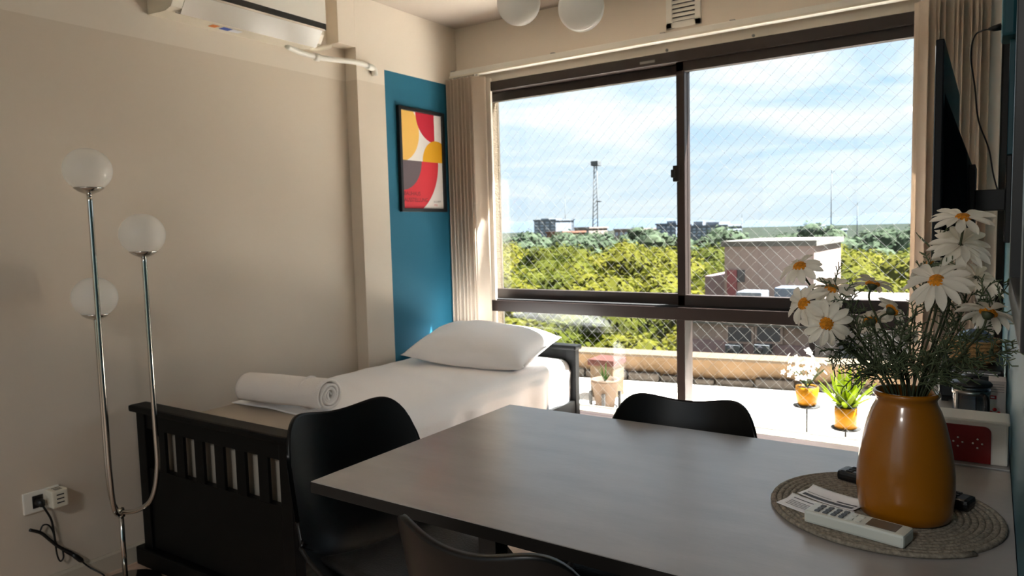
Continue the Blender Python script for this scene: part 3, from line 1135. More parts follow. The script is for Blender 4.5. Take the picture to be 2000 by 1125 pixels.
# slightly flattened rope: tube with ellipse section
k_ = len(pts)
vs, fs = [], []
ns = 7
for i in range(k_):
    p = Vector(pts[i])
    rad = (p - Vector((mat_c.x, mat_c.y, p.z))).normalized()
    for j in range(ns):
        g = 2 * PI * j / ns
        vs.append(p + rad * math.cos(g) * 0.0054 + Vector((0, 0, 1)) * math.sin(g) * 0.0042)
for i in range(k_ - 1):
    for j in range(ns):
        fs.append((i * ns + j, i * ns + (j + 1) % ns, (i + 1) * ns + (j + 1) % ns, (i + 1) * ns + j))
fs.append(tuple((k_ - 1) * ns + j for j in range(ns)))
sp.add(vs, fs, True)
obj('spiral_rope', sp, 'rope_a', pm_root)
obj('backing', MB().lathe([(0.0001, 0.0003), (0.176, 0.0003), (0.176, 0.003), (0.0001, 0.003)], tuple(mat_c), 64), 'rope_a', pm_root)
MATZ = TZ + 0.0084

# ------------------------------------------------------------------ vase
VC = Vector((-0.113, 1.334, MATZ))
vz = MATZ - TZ
vase = thing('vase', 'mustard yellow glazed ceramic vase holding daisies on the placemat', 'vase', tuple(VC))
prof = [(0.0001, 0.0), (0.060, 0.0), (0.0675, 0.004), (0.0705, 0.018), (0.0733, 0.045), (0.0728, 0.075), (0.0695, 0.105), (0.0650, 0.130), (0.0585, 0.158),
        (0.0520, 0.178), (0.0462, 0.190), (0.0448, 0.196), (0.0462, 0.200), (0.0490, 0.203), (0.0500, 0.2065), (0.0488, 0.2100), (0.0455, 0.2105),
        (0.0425, 0.207), (0.0415, 0.196), (0.0440, 0.185), (0.0600, 0.140), (0.0680, 0.080), (0.0660, 0.012), (0.0001, 0.008)]
obj('body', MB().lathe(prof, tuple(VC), 64), 'vase', vase)

# ------------------------------------------------------------------ daisies
MOUTH = Vector((VC.x, VC.y, VC.z + 0.205))


def petal_mesh(L, W, droop, notch):
    def fn(i, j):
        s = 2 * j - 1
        w = W * (0.30 + 0.70 * math.sin(min(1, i * 1.18) * PI / 2)) * (1 - max(0, (i - 0.60) / 0.40) ** 2 * 0.80)
        z = -droop * i * i + 0.0022 * (s * s) * (1 - i * 0.5) + 0.0016 * math.sin(i * PI)
        x = 0.005 + L * i - (notch * (1 - abs(abs(s) - 0.5) * 2) * -1 + notch) * (i > 0.95) * 0.6
        return Vector((x, s * w / 2, z))
    return MB().grid(fn, 8, 6)


petal_cache = {}


def petal_obj(L, W, droop, parent):
    key = (round(L, 4), round(W, 4), round(droop, 4))
    if key not in petal_cache:
        o = obj('petal', petal_mesh(L, W, droop, 0.0025), 'petal', parent, local=True, fix=False)
        petal_cache[key] = o.data
        return o
    o = bpy.data.objects.new('petal', petal_cache[key])
    COL.objects.link(o)
    o.parent = parent
    return o


rng = random.Random(3)


def daisy(label, head, face, dia, n=14, root_off=(0, 0), layers=1, disc=True, bend=0.0, droop=0.010):
    root = thing('artificial_daisy', label, 'flower', tuple(MOUTH), 0, 'artificial daisies in the yellow vase')
    face = Vector(face).normalized()
    start = Vector((VC.x + root_off[0] * 0.5, VC.y + root_off[1] * 0.5, VC.z + 0.06))
    rim = Vector((VC.x + root_off[0], VC.y + root_off[1], VC.z + 0.205))
    neck = head - face * 0.028
    mid = rim.lerp(neck, 0.55) + Vector((bend, 0, 0.012))
    st = bez([start, rim, mid, neck, head - face * 0.004], 32)
    obj('stem', MB().tube(st, 0.0017, 7), 'stem', root)
    q = face.to_track_quat('Z', 'Y')
    hd = obj('flower_head', MB().lathe([(0.0001, -0.010), (0.0040, -0.009), (0.0075, -0.004), (0.0085, 0.0), (0.0001, 0.0008)], (0, 0, 0), 14), 'stem', root, local=True)
    hd.location = root.matrix_basis.inverted() @ head
    hd.rotation_mode = 'QUATERNION'
    hd.rotation_quaternion = q
    R = dia / 2
    if disc:
        dm = MB()
        dm.lathe([(0.0001, 0.0075), (0.0045, 0.0072), (0.0085, 0.0055), (0.0112, 0.0025), (0.0118, 0.0), (0.010, -0.001)], (0, 0, 0), 20)
        obj('disc', dm, 'disc', hd, local=True)
    a0 = rng.random() * 6
    for la in range(layers):
        for k in range(n):
            L = (R - 0.005) * (1 - 0.16 * la)
            o = petal_obj(round(L * (0.96 if k % 2 else 1.0), 4), 0.0140, droop, hd)
            o.rotation_mode = 'XYZ'
            o.rotation_euler = (rng.uniform(-0.22, 0.22), rng.uniform(-0.20, 0.16) - 0.22 * la, a0 + 2 * PI * (k + 0.5 * la) / n + rng.uniform(-0.1, 0.1))
            o.location = (0, 0, 0.0005 + 0.0012 * (k % 3) + 0.002 * la)
            s = rng.uniform(0.92, 1.06)
            o.scale = (s, rng.uniform(0.9, 1.15), 1)
    return root


daisy('daisy highest at the far left of the bouquet, facing up', at(1562, 522, 1.255), (-0.22, -0.62, 0.74), 0.074, 13, (-0.020, -0.006), bend=-0.012)
daisy('daisy facing left against the dark window rail, second from the left', at(1571, 594, 1.235), (-0.52, -0.76, 0.38), 0.078, 14, (-0.026, -0.010), bend=-0.014)
daisy('lowest daisy on the left of the bouquet, its orange disc facing the camera', at(1614, 632, 1.225), (0.26, -0.95, 0.12), 0.080, 13, (-0.024, -0.016), bend=-0.012, droop=0.016)
daisy('daisy with a half hidden orange disc amid the left cluster', at(1624, 566, 1.285), (0.10, -0.55, 0.80), 0.078, 13, (-0.016, 0.004), bend=-0.006)
daisy('daisy seen from behind left of centre, pale against the trees', at(1704, 556, 1.335), (0.10, 0.36, 0.92), 0.072, 13, (-0.006, 0.012), droop=0.004)
daisy('small daisy turned away right of the bouquet centre gap', at(1742, 606, 1.345), (0.55, 0.55, 0.55), 0.062, 12, (0.002, 0.014), droop=0.004)
daisy('daisy turned away low in the middle of the bouquet', at(1700, 628, 1.355), (-0.35, 0.60, 0.50), 0.064, 12, (-0.004, 0.018), droop=0.004)
daisy('topmost daisy of the whole bouquet, facing up in front of the television', at(1880, 427, 1.270), (0.02, -0.42, 0.90), 0.088, 14, (0.016, -0.004), bend=0.008, droop=0.006)
daisy('large double daisy just below the topmost one, no disc showing', at(1876, 482, 1.290), (0.18, -0.62, 0.72), 0.098, 13, (0.018, 0.006), layers=2, disc=False, bend=0.010)
daisy('big daisy facing the camera in the right cluster, bright orange disc', at(1829, 549, 1.230), (-0.12, -0.72, 0.68), 0.098, 15, (0.010, -0.012), bend=0.004, droop=0.014)
daisy('daisy half hidden behind the right cluster on its window side', at(1812, 520, 1.345), (-0.62, 0.15, 0.75), 0.076, 12, (0.008, 0.014))
daisy('shaded daisy furthest right, pressed near the teal wall', at(1930, 612, 1.205), (0.22, 0.45, 0.70), 0.088, 14, (0.026, 0.002), bend=0.010, droop=0.012)
daisy('shaded daisy filling the lower right cluster under the double daisy', at(1905, 545, 1.335), (0.35, -0.55, 0.70), 0.090, 14, (0.022, 0.010), bend=0.010, disc=False)
daisy('tiny half open daisy low between the two clusters', at(1775, 650, 1.330), (0.4, -0.2, 0.8), 0.046, 9, (0.004, 0.008), disc=False)


# ferny sprigs
def sprig(label, tip, root_off, bend, seed, dens=15, spread=0.030, fan=1.0):
    rg = random.Random(seed)
    root = thing('fern_sprig', label, 'foliage', tuple(MOUTH), 0, 'asparagus fern sprigs in the yellow vase')
    start = Vector((VC.x + root_off[0] * 0.5, VC.y + root_off[1] * 0.5, VC.z + 0.07))
    rim = Vector((VC.x + root_off[0], VC.y + root_off[1], VC.z + 0.206))
    mid = rim.lerp(tip, 0.5) + Vector(bend)
    st = bez([start, rim, mid, tip], 45)
    rr = [0.0016 - 0.0009 * k / len(st) for k in range(len(st))]
    obj('stem', MB().tube(st, rr, 6), 'stem', root)
    fo = MB()
    n0 = int(len(st) * 0.42)
    axis_all = (st[-1] - st[n0]).normalized()
    for k in range(dens):
        t = n0 + (len(st) - 1 - n0) * (k + 0.5) / dens
        p = st[int(t)]
        ax = (st[min(int(t) + 1, len(st) - 1)] - st[max(int(t) - 1, 0)]).normalized()
        perp = ax.orthogonal().normalized()
        perp = Matrix.Rotation(rg.uniform(0, 2 * PI), 3, ax) @ perp
        L = spread * rg.uniform(0.6, 1.15) * (1 - 0.35 * k / dens)
        d = (ax * 0.75 + perp * 0.9 * fan).normalized()
        b1_, b2_ = p, p + d * L * 0.55 + Vector((0, 0, 0.002))
        b3_ = p + d * L + Vector((0, 0, -0.002))
        fo.tube([b1_, b2_, b3_], [0.0011, 0.0010, 0.0008], 4, cap=False)
        m_ = 6
        side = d.orthogonal().normalized()
        side = Matrix.Rotation(rg.uniform(0, PI), 3, d) @ side
        for w in range(m_):
            tt = 0.2 + 0.8 * w / (m_ - 1)
            q = b1_.lerp(b2_, tt * 2) if tt < 0.5 else b2_.lerp(b3_, tt * 2 - 1)
            sd2 = side if w % 2 else -side
            e = q + (d * 0.7 + sd2 * 0.8 + perp * rg.uniform(-0.3, 0.3)).normalized() * L * rg.uniform(0.26, 0.42)
            fo.tube([q, e], [0.0010, 0.0008], 3, cap=False)
    o = obj('foliage', fo, 'fern', root, fix=False)
    o['kind'] = 'stuff'
    return root


SP = [
    ('fern sprig drooping left below the lowest daisy', (1622, 705, 1.265), (-0.030, -0.008), (-0.012, 0, 0.045)),
    ('fern sprig rising behind the left daisy cluster', (1628, 545, 1.27), (-0.022, 0.0), (-0.010, 0, 0.01)),
    ('fern sprig right beside the lowest left daisy', (1662, 590, 1.25), (-0.018, -0.012), (-0.012, 0, 0.0)),
    ('fern sprig left of the bouquet centre, in front of the pots', (1650, 668, 1.29), (-0.024, 0.006), (-0.004, 0, 0.01)),
    ('fern sprig with an upright tip at the bouquet centre', (1705, 622, 1.27), (-0.010, -0.008), (-0.006, 0, 0.0)),
    ('short fern sprig low over the vase rim at the left', (1668, 735, 1.28), (-0.030, 0.0), (0.0, 0, 0.015)),
    ('fern sprig under the centre daisies turned away', (1738, 655, 1.30), (-0.004, 0.0), (0.004, 0, 0.0)),
    ('short fern sprig just above the middle of the vase rim', (1752, 702, 1.28), (0.0, -0.012), (0.0, 0, 0.0)),
    ('fern sprig between the two clusters leaning left', (1768, 632, 1.29), (0.006, 0.004), (-0.014, 0, 0.0)),
    ('fern sprig climbing left of the topmost daisy', (1838, 448, 1.30), (0.010, 0.008), (-0.016, 0, 0.0)),
    ('fern sprig tip showing left of the bright right daisy', (1824, 512, 1.27), (0.012, 0.0), (-0.018, 0, 0.0)),
    ('short fern sprig right of the vase mouth', (1815, 690, 1.27), (0.016, -0.010), (0.0, 0, 0.0)),
    ('fern sprig spreading right under the double daisy', (1935, 552, 1.265), (0.020, -0.004), (0.0, 0, 0.004)),
    ('fern sprig reaching furthest right toward the picture frame', (1975, 548, 1.235), (0.024, -0.004), (0.004, 0, 0.0)),
    ('fern sprig crossing the shaded right daisy', (1962, 592, 1.215), (0.026, -0.008), (0.0, 0, 0.006)),
    ('fern sprig in front of the dark appliance', (1925, 640, 1.245), (0.024, -0.010), (0.0, 0, 0.0)),
    ('fern sprig lowest on the right, its tip near the teal wall', (1985, 678, 1.235), (0.030, -0.004), (0.0, 0, 0.012)),
    ('fern sprig low right over the tan basket', (1938, 700, 1.27), (0.028, 0.004), (0.004, 0, 0.01)),
    ('fern sprig straight above the right of the vase mouth', (1872, 600, 1.30), (0.014, 0.008), (0.0, 0, 0.0)),
    ('fern sprig leaning right behind the bright right daisy', (1900, 570, 1.31), (0.018, 0.012), (0.0, 0, 0.0)),
]
for k, (lb, t, ro, bd) in enumerate(SP):
    sprig(lb, at(*t), ro, bd, 100 + k, dens=17, spread=0.040)

# ------------------------------------------------------------------ remotes and papers on the placemat
# air-conditioner remote: long axis from (1595,1035) to (1775,1065)
rmz = MATZ
ra, rb = Vector((-0.240, 1.228, rmz)), Vector((-0.098, 1.196, rmz))
ang = math.atan2(rb.y - ra.y, rb.x - ra.x)
rc = (ra + rb) / 2
rem = thing('remote_control', 'white air-conditioner remote with grey buttons in front of the vase', 'remote', (rc.x, rc.y + 0.008, rmz), ang)
obj('case', MB().box((-0.076, -0.0225, 0.0005), (0.076, 0.0225, 0.021), 0.004), 'remote', rem, local=True)
obj('display', MB().box((0.018, -0.016, 0.0205), (0.062, 0.016, 0.0217), 0.0005), 'lcd', rem, local=True)
for c_, xs_ in enumerate((-0.058, -0.045, -0.032, -0.020)):
    for r_, ys_ in enumerate((-0.012, 0.0, 0.012)):
        obj('button', MB().box((xs_ - 0.0038, ys_ - 0.0042, 0.0208), (xs_ + 0.0038, ys_ + 0.0042, 0.0228), 0.001), 'button', rem, local=True)
for xs_ in (-0.006, 0.006):
    for ys_ in (-0.009, 0.009):
        obj('button', MB().box((xs_ - 0.0032, ys_ - 0.0045, 0.0208), (xs_ + 0.0032, ys_ + 0.0045, 0.0222), 0.001), 'remote', rem, local=True)

tvr = thing('remote_control', 'black television remote lying behind the yellow vase', 'remote', (-0.125, 1.438, MATZ), math.radians(-17))
obj('case', MB().box((-0.112, -0.021, 0.0005), (0.112, 0.021, 0.020), 0.007), 'black_pl', tvr, local=True)
for i in range(9):
    for j in range(3):
        obj('button', MB().box((-0.09 + i * 0.022 - 0.006, -0.012 + j * 0.012 - 0.004, 0.0195), (-0.09 + i * 0.022 + 0.006, -0.012 + j * 0.012 + 0.004, 0.0215), 0.001),
            'gasket', tvr, local=True)


def paper(name, label, loc, rz, w, d, lines, curl=0.006):
    root = thing(name, label, 'paper', loc, rz, 'printed papers on the placemat')
    def fn(i, j):
        return Vector(((i - 0.5) * w, (j - 0.5) * d, 0.0006 + curl * abs(i - 0.5) ** 2 * 2 + curl * 0.9 * max(0, j - 0.55) ** 2 * 5))
    o = obj('sheet', MB().grid(fn, 12, 12), 'paper', root, local=True, fix=False)
    s_ = o.modifiers.new('thick', 'SOLIDIFY')
    s_.thickness = 0.0003
    s_.offset = -1
    for (a, b, c, e) in lines:
        def fl_(i, j):
            q = fn(a + (b - a) * i, c + (e - c) * j)
            return q + Vector((0, 0, 0.0004))
        obj('printed_line', MB().grid(fl_, 6, 2), 'ink', root, local=True, fix=False)
    return root


p0 = at(1575, 978, 1.32)
paper('receipt', 'printed white slip lying furthest left on the placemat', (-0.243, 1.275, MATZ), math.radians(-20), 0.115, 0.050,
      [(0.08, 0.92, 0.80, 0.84), (0.08, 0.7, 0.62, 0.65), (0.08, 0.8, 0.50, 0.53), (0.08, 0.6, 0.38, 0.41), (0.08, 0.75, 0.26, 0.29)])
paper('folded_leaflet', 'folded white leaflet with a grey printed strip left of the vase', (-0.226, 1.338, MATZ), math.radians(-22), 0.105, 0.048,
      [(0.06, 0.95, 0.10, 0.30), (0.6, 0.95, 0.40, 0.52), (0.06, 0.5, 0.45, 0.48)])

# ------------------------------------------------------------------ shelf on the right wall and the things on it
shf = thing('wall_shelf', 'narrow grey shelf along the teal wall behind the table', 'shelf', (-0.06, 2.16, 0.70))
obj('board', B((-0.160, 1.705, 0.726), (XR - 0.001, 2.62, 0.748), 0.002), 'table', shf)
for yy in (1.78, 2.54):
    bk = MB()
    bk.box((-0.13, yy - 0.01, 0.708), (XR - 0.001, yy + 0.01, 0.726), 0.002)
    bk.box((XR - 0.02, yy - 0.01, 0.58), (XR - 0.001, yy + 0.01, 0.708), 0.002)
    obj('bracket', bk, 'black_metal', shf)
SZ = 0.748
bx = thing('storage_box', 'white box with a dark red dotted front panel at the far table edge', 'box', (-0.065, 1.76, SZ))
obj('body', B((-0.165, 1.722, SZ), (0.036, 1.80, SZ + 0.088), 0.004), 'white_pl', bx)
obj('rim', B((-0.168, 1.718, SZ + 0.084), (0.0385, 1.803, SZ + 0.092), 0.003), 'white_pl', bx)
rp_ = []
x0_, x1_, z0_, z1_, rr_ = -0.150, 0.007, SZ + 0.002, SZ + 0.078, 0.012
for (cx_, cz_, a0_) in ((x1_ - rr_, z1_ - rr_, 0), (x0_ + rr_, z1_ - rr_, 90)):
    for k in range(7):
        g = math.radians(a0_ + 15 * k)
        rp_.append((cx_ + rr_ * math.cos(g), cz_ + rr_ * math.sin(g)))
rp_ += [(x0_, z0_), (x1_, z0_)]
obj('red_panel', MB().prism(rp_, 1, 1.7185, 1.7225), 'red', bx)
for cx_ in (-0.118, -0.084, -0.050, -0.016):
    for dx, dz in ((0.008, 0), (-0.008, 0), (0, 0.009), (0, -0.009)):
        obj('dot', MB().lathe([(0.0001, 0.0), (0.0020, 0.0), (0.0020, 0.0008), (0.0001, 0.0012)], (0, 0, 0), 8,
            Matrix.Translation((cx_ + dx, 1.7187, SZ + 0.042 + dz)) @ Matrix.Rotation(PI / 2, 4, 'X')), 'white_pl', bx)

fpz = SZ
fp_ = thing('french_press', 'glass french press with a black lid and handle on the shelf', 'french press', (-0.034, 2.02, fpz))
cx_, cy_ = -0.034, 2.02
obj('glass_beaker', MB().lathe([(0.0001, 0.010), (0.036, 0.010), (0.038, 0.014), (0.038, 0.098), (0.0395, 0.102), (0.0385, 0.1025), (0.0368, 0.098), (0.0365, 0.014), (0.0001, 0.0125)],
    (cx_, cy_, fpz), 32), glass_mat('beaker_glass', (225, 230, 235), 0.14, 0.03), fp_)
obj('base_ring', MB().lathe([(0.0001, 0), (0.041, 0), (0.041, 0.010), (0.0001, 0.010)], (cx_, cy_, fpz), 32), 'black_pl', fp_)
obj('metal_band', MB().lathe([(0.0388, 0.084), (0.0400, 0.084), (0.0400, 0.094), (0.0388, 0.094), (0.0388, 0.084)], (cx_, cy_, fpz), 32), 'steel', fp_)
for k in range(4):
    g = PI / 4 + k * PI / 2
    obj('frame_strut', B((-0.003, -0.001, 0), (0.003, 0.001, 0.084)).__class__().box((cx_ + 0.0405 * math.cos(g) - 0.002, cy_ + 0.0405 * math.sin(g) - 0.002, fpz + 0.006),
        (cx_ + 0.0405 * math.cos(g) + 0.002, cy_ + 0.0405 * math.sin(g) + 0.002, fpz + 0.090)), 'steel', fp_)
lid = obj('lid', MB().lathe([(0.0001, 0.1035), (0.0425, 0.1035), (0.043, 0.108), (0.040, 0.112), (0.012, 0.1145), (0.0001, 0.1145)], (cx_, cy_, fpz), 32), 'black_pl', fp_)
obj('plunger_knob', MB().lathe([(0.0001, 0.1145), (0.0035, 0.1145), (0.0035, 0.122), (0.020, 0.124), (0.021, 0.127), (0.012, 0.1285), (0.0001, 0.1285)], (cx_, cy_, fpz), 24), 'black_pl', lid)
hd_ = MB().tube(bez([(cx_ + 0.022, cy_ - 0.034, fpz + 0.088), (cx_ + 0.030, cy_ - 0.058, fpz + 0.086), (cx_ + 0.032, cy_ - 0.066, fpz + 0.055), (cx_ + 0.027, cy_ - 0.052, fpz + 0.016), (cx_ + 0.022, cy_ - 0.036, fpz + 0.012)], 30), 0.006, 10)
obj('handle', hd_, 'black_pl', fp_)

ct = thing('coffee_carton', 'pale carton with a small red label beside the french press', 'carton', (0.018, 2.10, SZ))
obj('carton_body', B((0.000, 2.085, SZ), (0.036, 2.150, SZ + 0.105), 0.001), 'carton', ct)
obj('red_label', B((0.003, 2.0842, SZ + 0.060), (0.017, 2.085, SZ + 0.069)), 'redlabel', ct)
obj('label_mark', B((0.005, 2.0838, SZ + 0.063), (0.013, 2.0842, SZ + 0.066)), 'paper', ct)
for k in range(4):
    obj('printed_line', B((0.003, 2.0844, SZ + 0.078 + 0.006 * k), (0.032, 2.085, SZ + 0.0788 + 0.006 * k)), 'ink', ct)
for k, (a, b, c) in enumerate(((0.006, 0.026, 'redlabel'), (0.014, 0.034, 'redlabel'), (0.010, 0.018, 'gleaf'), (0.022, 0.026, 'redlabel'), (0.020, 0.016, 'gleaf'))):
    obj('printed_berry', MB().lathe([(0.0001, 0.0), (0.0048, 0.0), (0.0001, 0.0008)], (0, 0, 0), 8, Matrix.Translation((a, 2.085, SZ + b)) @ Matrix.Rotation(PI / 2, 4, 'X')), c, ct)

cm = thing('toaster_oven', 'black countertop appliance at the far end of the shelf', 'appliance', (-0.05, 2.40, SZ))
obj('housing', B((-0.115, 2.28, SZ + 0.010), (0.034, 2.56, SZ + 0.095), 0.008), 'black_pl', cm)
for xx in (-0.10, 0.02):
    for yy in (2.295, 2.545):
        obj('foot', B((xx - 0.008, yy - 0.008, SZ), (xx + 0.008, yy + 0.008, SZ + 0.012)), 'gasket', cm)
obj('knob', MB().lathe([(0.0001, 0.0), (0.010, 0.0), (0.009, 0.010), (0.0001, 0.011)], (0, 0, 0), 14, Matrix.Translation((-0.02, 2.28, SZ + 0.05)) @ Matrix.Rotation(PI / 2, 4, 'X')), 'steel', cm)
obj('trim_strip', B((-0.10, 2.277, SZ + 0.078), (0.02, 2.281, SZ + 0.086), 0.001), 'steel', cm)

bk_ = thing('wicker_basket', 'tan wicker basket standing on the black appliance', 'basket', (-0.040, 2.40, SZ + 0.095))
bc = Vector((-0.040, 2.40, SZ + 0.0955))
obj('bowl', MB().lathe([(0.0001, 0.0), (0.050, 0.0), (0.062, 0.030), (0.069, 0.066), (0.066, 0.066), (0.059, 0.030), (0.047, 0.004), (0.0001, 0.004)], tuple(bc), 32), 'tan', bk_)
for k in range(6):
    z = 0.008 + 0.011 * k
    r = 0.052 + 0.0175 * (z / 0.066)
    obj('woven_hoop', MB().tube([(bc.x + r * math.cos(2 * PI * q / 32), bc.y + r * math.sin(2 * PI * q / 32), bc.z + z) for q in range(32)], 0.0035, 6, closed=True), 'tan', bk_)
rl = thing('plastic_bag', 'crumpled bluish bag sitting in the wicker basket', 'bag', (-0.030, 2.40, SZ + 0.105))
bg = MB()
def bag_fn(i, j):
    a = i * 2 * PI
    ph = (j - 0.35) * PI * 0.9
    r = 0.046 * math.cos(ph * 0.95) * (1 + 0.20 * nz(math.cos(a) * 3, math.sin(a) * 3, j * 4)) + 0.002
    return Vector((-0.035 + r * math.cos(a), 2.40 + r * math.sin(a), SZ + 0.140 + 0.050 * math.sin(ph)))
bg.grid(bag_fn, 28, 14)
obj('bag_body', bg, mat('bluish_plastic_film', (120, 136, 160), 0.2), rl)
obj('bag_knot', MB().tube([(-0.035, 2.40, SZ + 0.185), (-0.030, 2.398, SZ + 0.20), (-0.018, 2.395, SZ + 0.21)], [0.006, 0.004, 0.012], 8), M['paper'], rl)

# ------------------------------------------------------------------ television on a wall arm
TVX, TVY0, TVY1, TVZ0, TVZ1 = -0.122, 2.04, 2.98, 1.125, 1.680
tv = thing('television', 'black flat television on a wall arm, seen edge-on from behind', 'television', (TVX, 2.5, TVZ0))
obj('panel', B((TVX - 0.002, TVY0, TVZ0), (TVX + 0.016, TVY1, TVZ1), 0.003), 'tvback', tv)
obj('screen', B((TVX - 0.0035, TVY0 + 0.012, TVZ0 + 0.018), (TVX - 0.0018, TVY1 - 0.012, TVZ1 - 0.012)), 'screen', tv)
hm = MB()
hx = TVX + 0.016
hm.add([(hx, 2.10, 1.150), (hx, 2.92, 1.150), (hx, 2.92, 1.56), (hx, 2.10, 1.56),
        (hx + 0.055, 2.16, 1.165), (hx + 0.055, 2.86, 1.165), (hx + 0.046, 2.82, 1.42), (hx + 0.046, 2.20, 1.42)],
       [(0, 1, 2, 3), (4, 7, 6, 5), (0, 4, 5, 1), (1, 5, 6, 2), (2, 6, 7, 3), (3, 7, 4, 0)])
obj('back_housing', hm, 'tvback', tv)
armm = MB()
armm.box((hx + 0.046, 2.40, 1.20), (hx + 0.062, 2.62, 1.40), 0.002)
armm.box((hx + 0.06, 2.46, 1.27), (XR - 0.013, 2.50, 1.33), 0.003)
obj('wall_arm', armm, 'black_metal', tv)
obj('wall_plate', B((XR - 0.014, 2.40, 1.18), (XR - 0.001, 2.60, 1.42), 0.002), 'black_metal', tv)

jb = thing('junction_box', 'teal painted electrical box high on the right wall', 'junction box', (XR, 2.40, 1.70))
obj('cover', B((XR - 0.034, 2.33, 1.725), (XR - 0.001, 2.45, 1.835), 0.008), 'tealbox', jb)
obj('conduit', B((XR - 0.014, 2.385, 1.42), (XR - 0.001, 2.40, 1.725), 0.002), 'tealbox', jb)
tc = thing('television_cable', 'thin black cable hanging from the teal box to the television', 'cable', (0.0, 2.40, 1.6))
cpts = [Vector((XR - 0.034, 2.40, 1.765)), at(1935, 56, 2.40), at(1905, 68, 2.42), at(1896, 110, 2.44), at(1904, 170, 2.46), at(1911, 235, 2.48), at(1931, 290, 2.5), at(1940, 340, 2.5),
        at(1952, 385, 2.5)]
obj('cord', MB().tube(bez(cpts, 56), 0.0022, 6), 'black_pl', tc)
obj('plug', MB().tube([Vector((XR - 0.034, 2.40, 1.765)), Vector((XR - 0.052, 2.40, 1.763)), at(1930, 57, 2.40)], [0.010, 0.008, 0.003], 8), 'black_pl', tc)

pfm = thing('picture_frame', 'black picture frame on the teal wall at the right edge of the photo', 'picture frame', (XR, 1.0, 1.135))
qy0, qy1, qz0, qz1 = 0.735, 1.265, 1.135, 1.95
fq = MB()
fq.box((XR - 0.020, qy0, qz0), (XR - 0.001, qy0 + 0.03, qz1), 0.002)
fq.box((XR - 0.020, qy1 - 0.03, qz0), (XR - 0.001, qy1, qz1), 0.002)
fq.box((XR - 0.020, qy0 + 0.03, qz0), (XR - 0.001, qy1 - 0.03, qz0 + 0.03), 0.002)
fq.box((XR - 0.020, qy0 + 0.03, qz1 - 0.03), (XR - 0.001, qy1 - 0.03, qz1), 0.002)
obj('frame', fq, 'p_black', pfm)
obj('print', B((XR - 0.008, qy0 + 0.03, qz0 + 0.03), (XR - 0.001, qy1 - 0.03, qz1 - 0.03)), 'screen', pfm)
obj('pale_print_shape', B((XR - 0.0090, qy0 + 0.03, 1.44), (XR - 0.008, qy0 + 0.27, 1.92)), 'paper', pfm)

# ------------------------------------------------------------------ pendant light with globes
pd = thing('pendant_light', 'ceiling light with opal globes hanging at the top edge', 'pendant light', (-1.02, 1.72, ZC))
g1, g2 = at(1013, 6, 1.60), at(1135, 15, 1.70)
hubp = Vector((-0.86, 1.66, 2.12))
obj('canopy', MB().lathe([(0.0001, -0.03), (0.05, -0.028), (0.055, 0.0), (0.0001, 0.0)], (hubp.x, hubp.y, ZC), 28), 'chrome', pd)
obj('rod', MB().tube([(hubp.x, hubp.y, ZC - 0.028), tuple(hubp)], 0.007, 10), 'chrome', pd)
obj('hub', MB().sphere(tuple(hubp), 0.022, 16, 10), 'chrome', pd)
for g, rr_ in ((g1, 0.056), (g2, 0.060), (Vector((-0.62, 1.66, 2.0)), 0.058)):
    ar = obj('arm', MB().tube(bez([hubp, hubp.lerp(g, 0.6) + Vector((0, 0, 0.06)), Vector((g.x, g.y, g.z + rr_ + 0.045)), Vector((g.x, g.y, g.z + rr_ * 0.96))], 24), 0.005, 10), 'chrome', pd)
    obj('cap', MB().lathe([(0.0001, 0.014), (0.016, 0.012), (0.020, -0.004), (0.0001, -0.004)], (g.x, g.y, g.z + rr_), 20), 'chrome', ar)
    obj('globe', MB().lathe([(max(1e-4, rr_ * math.sin(PI * k / 24)), -rr_ * math.cos(PI * k / 24)) for k in range(25)], tuple(g), 32), 'opal', ar)

# round flush lamp added out of view to brighten the room
CLX, CLY = -0.56, -1.60
cl = thing('added_fill_lamp', 'round white flush fill lamp added unseen in the rear half of the room', 'ceiling lamp', (CLX, CLY, ZC))
obj('housing', MB().lathe([(0.0001, -0.05), (0.24, -0.05), (0.25, -0.045), (0.25, 0.0), (0.0001, 0.0)], (CLX, CLY, ZC), 40), 'white_pl', cl)
obj('diffuser', MB().lathe([(0.0001, -0.056), (0.225, -0.054), (0.232, -0.05), (0.0001, -0.05)], (CLX, CLY, ZC), 40), 'opal', cl)
ld = bpy.data.lights.new('added_fill_lamp_light', 'AREA')
ld.shape = 'DISK'
ld.size = 0.45
ld.energy = 17.0
ld.color = (1.0, 0.97, 0.93)
lo_ = bpy.data.objects.new('added_fill_lamp_light', ld)
COL.objects.link(lo_)
lo_.location = (CLX, CLY, ZC - 0.058)

# ------------------------------------------------------------------ terrace
TZF = 0.0
tf = struct(obj('floor_terrace', B((-9.0, YO + 0.03, -0.30), (4.5, 6.2, -0.012)), 'grout'))
tf['label'] = 'pale tiled terrace floor in full sun'
ts = 0.40
i = 0
tile_me = None
x = -7.2
while x < 3.2:
    y = YO + 0.06
    while y < 6.1:
        if tile_me is None:
            o = obj('tile', MB().box((-ts / 2 + 0.003, -ts / 2 + 0.003, -0.012), (ts / 2 - 0.003, ts / 2 - 0.003, 0.0), 0.002), 'tile', tf, local=True)
            tile_me = o.data
        else:
            o = bpy.data.objects.new('tile', tile_me)
            COL.objects.link(o)
            o.parent = tf
        o.location = (x + ts / 2, y + ts / 2, 0)
        y += ts
    x += ts
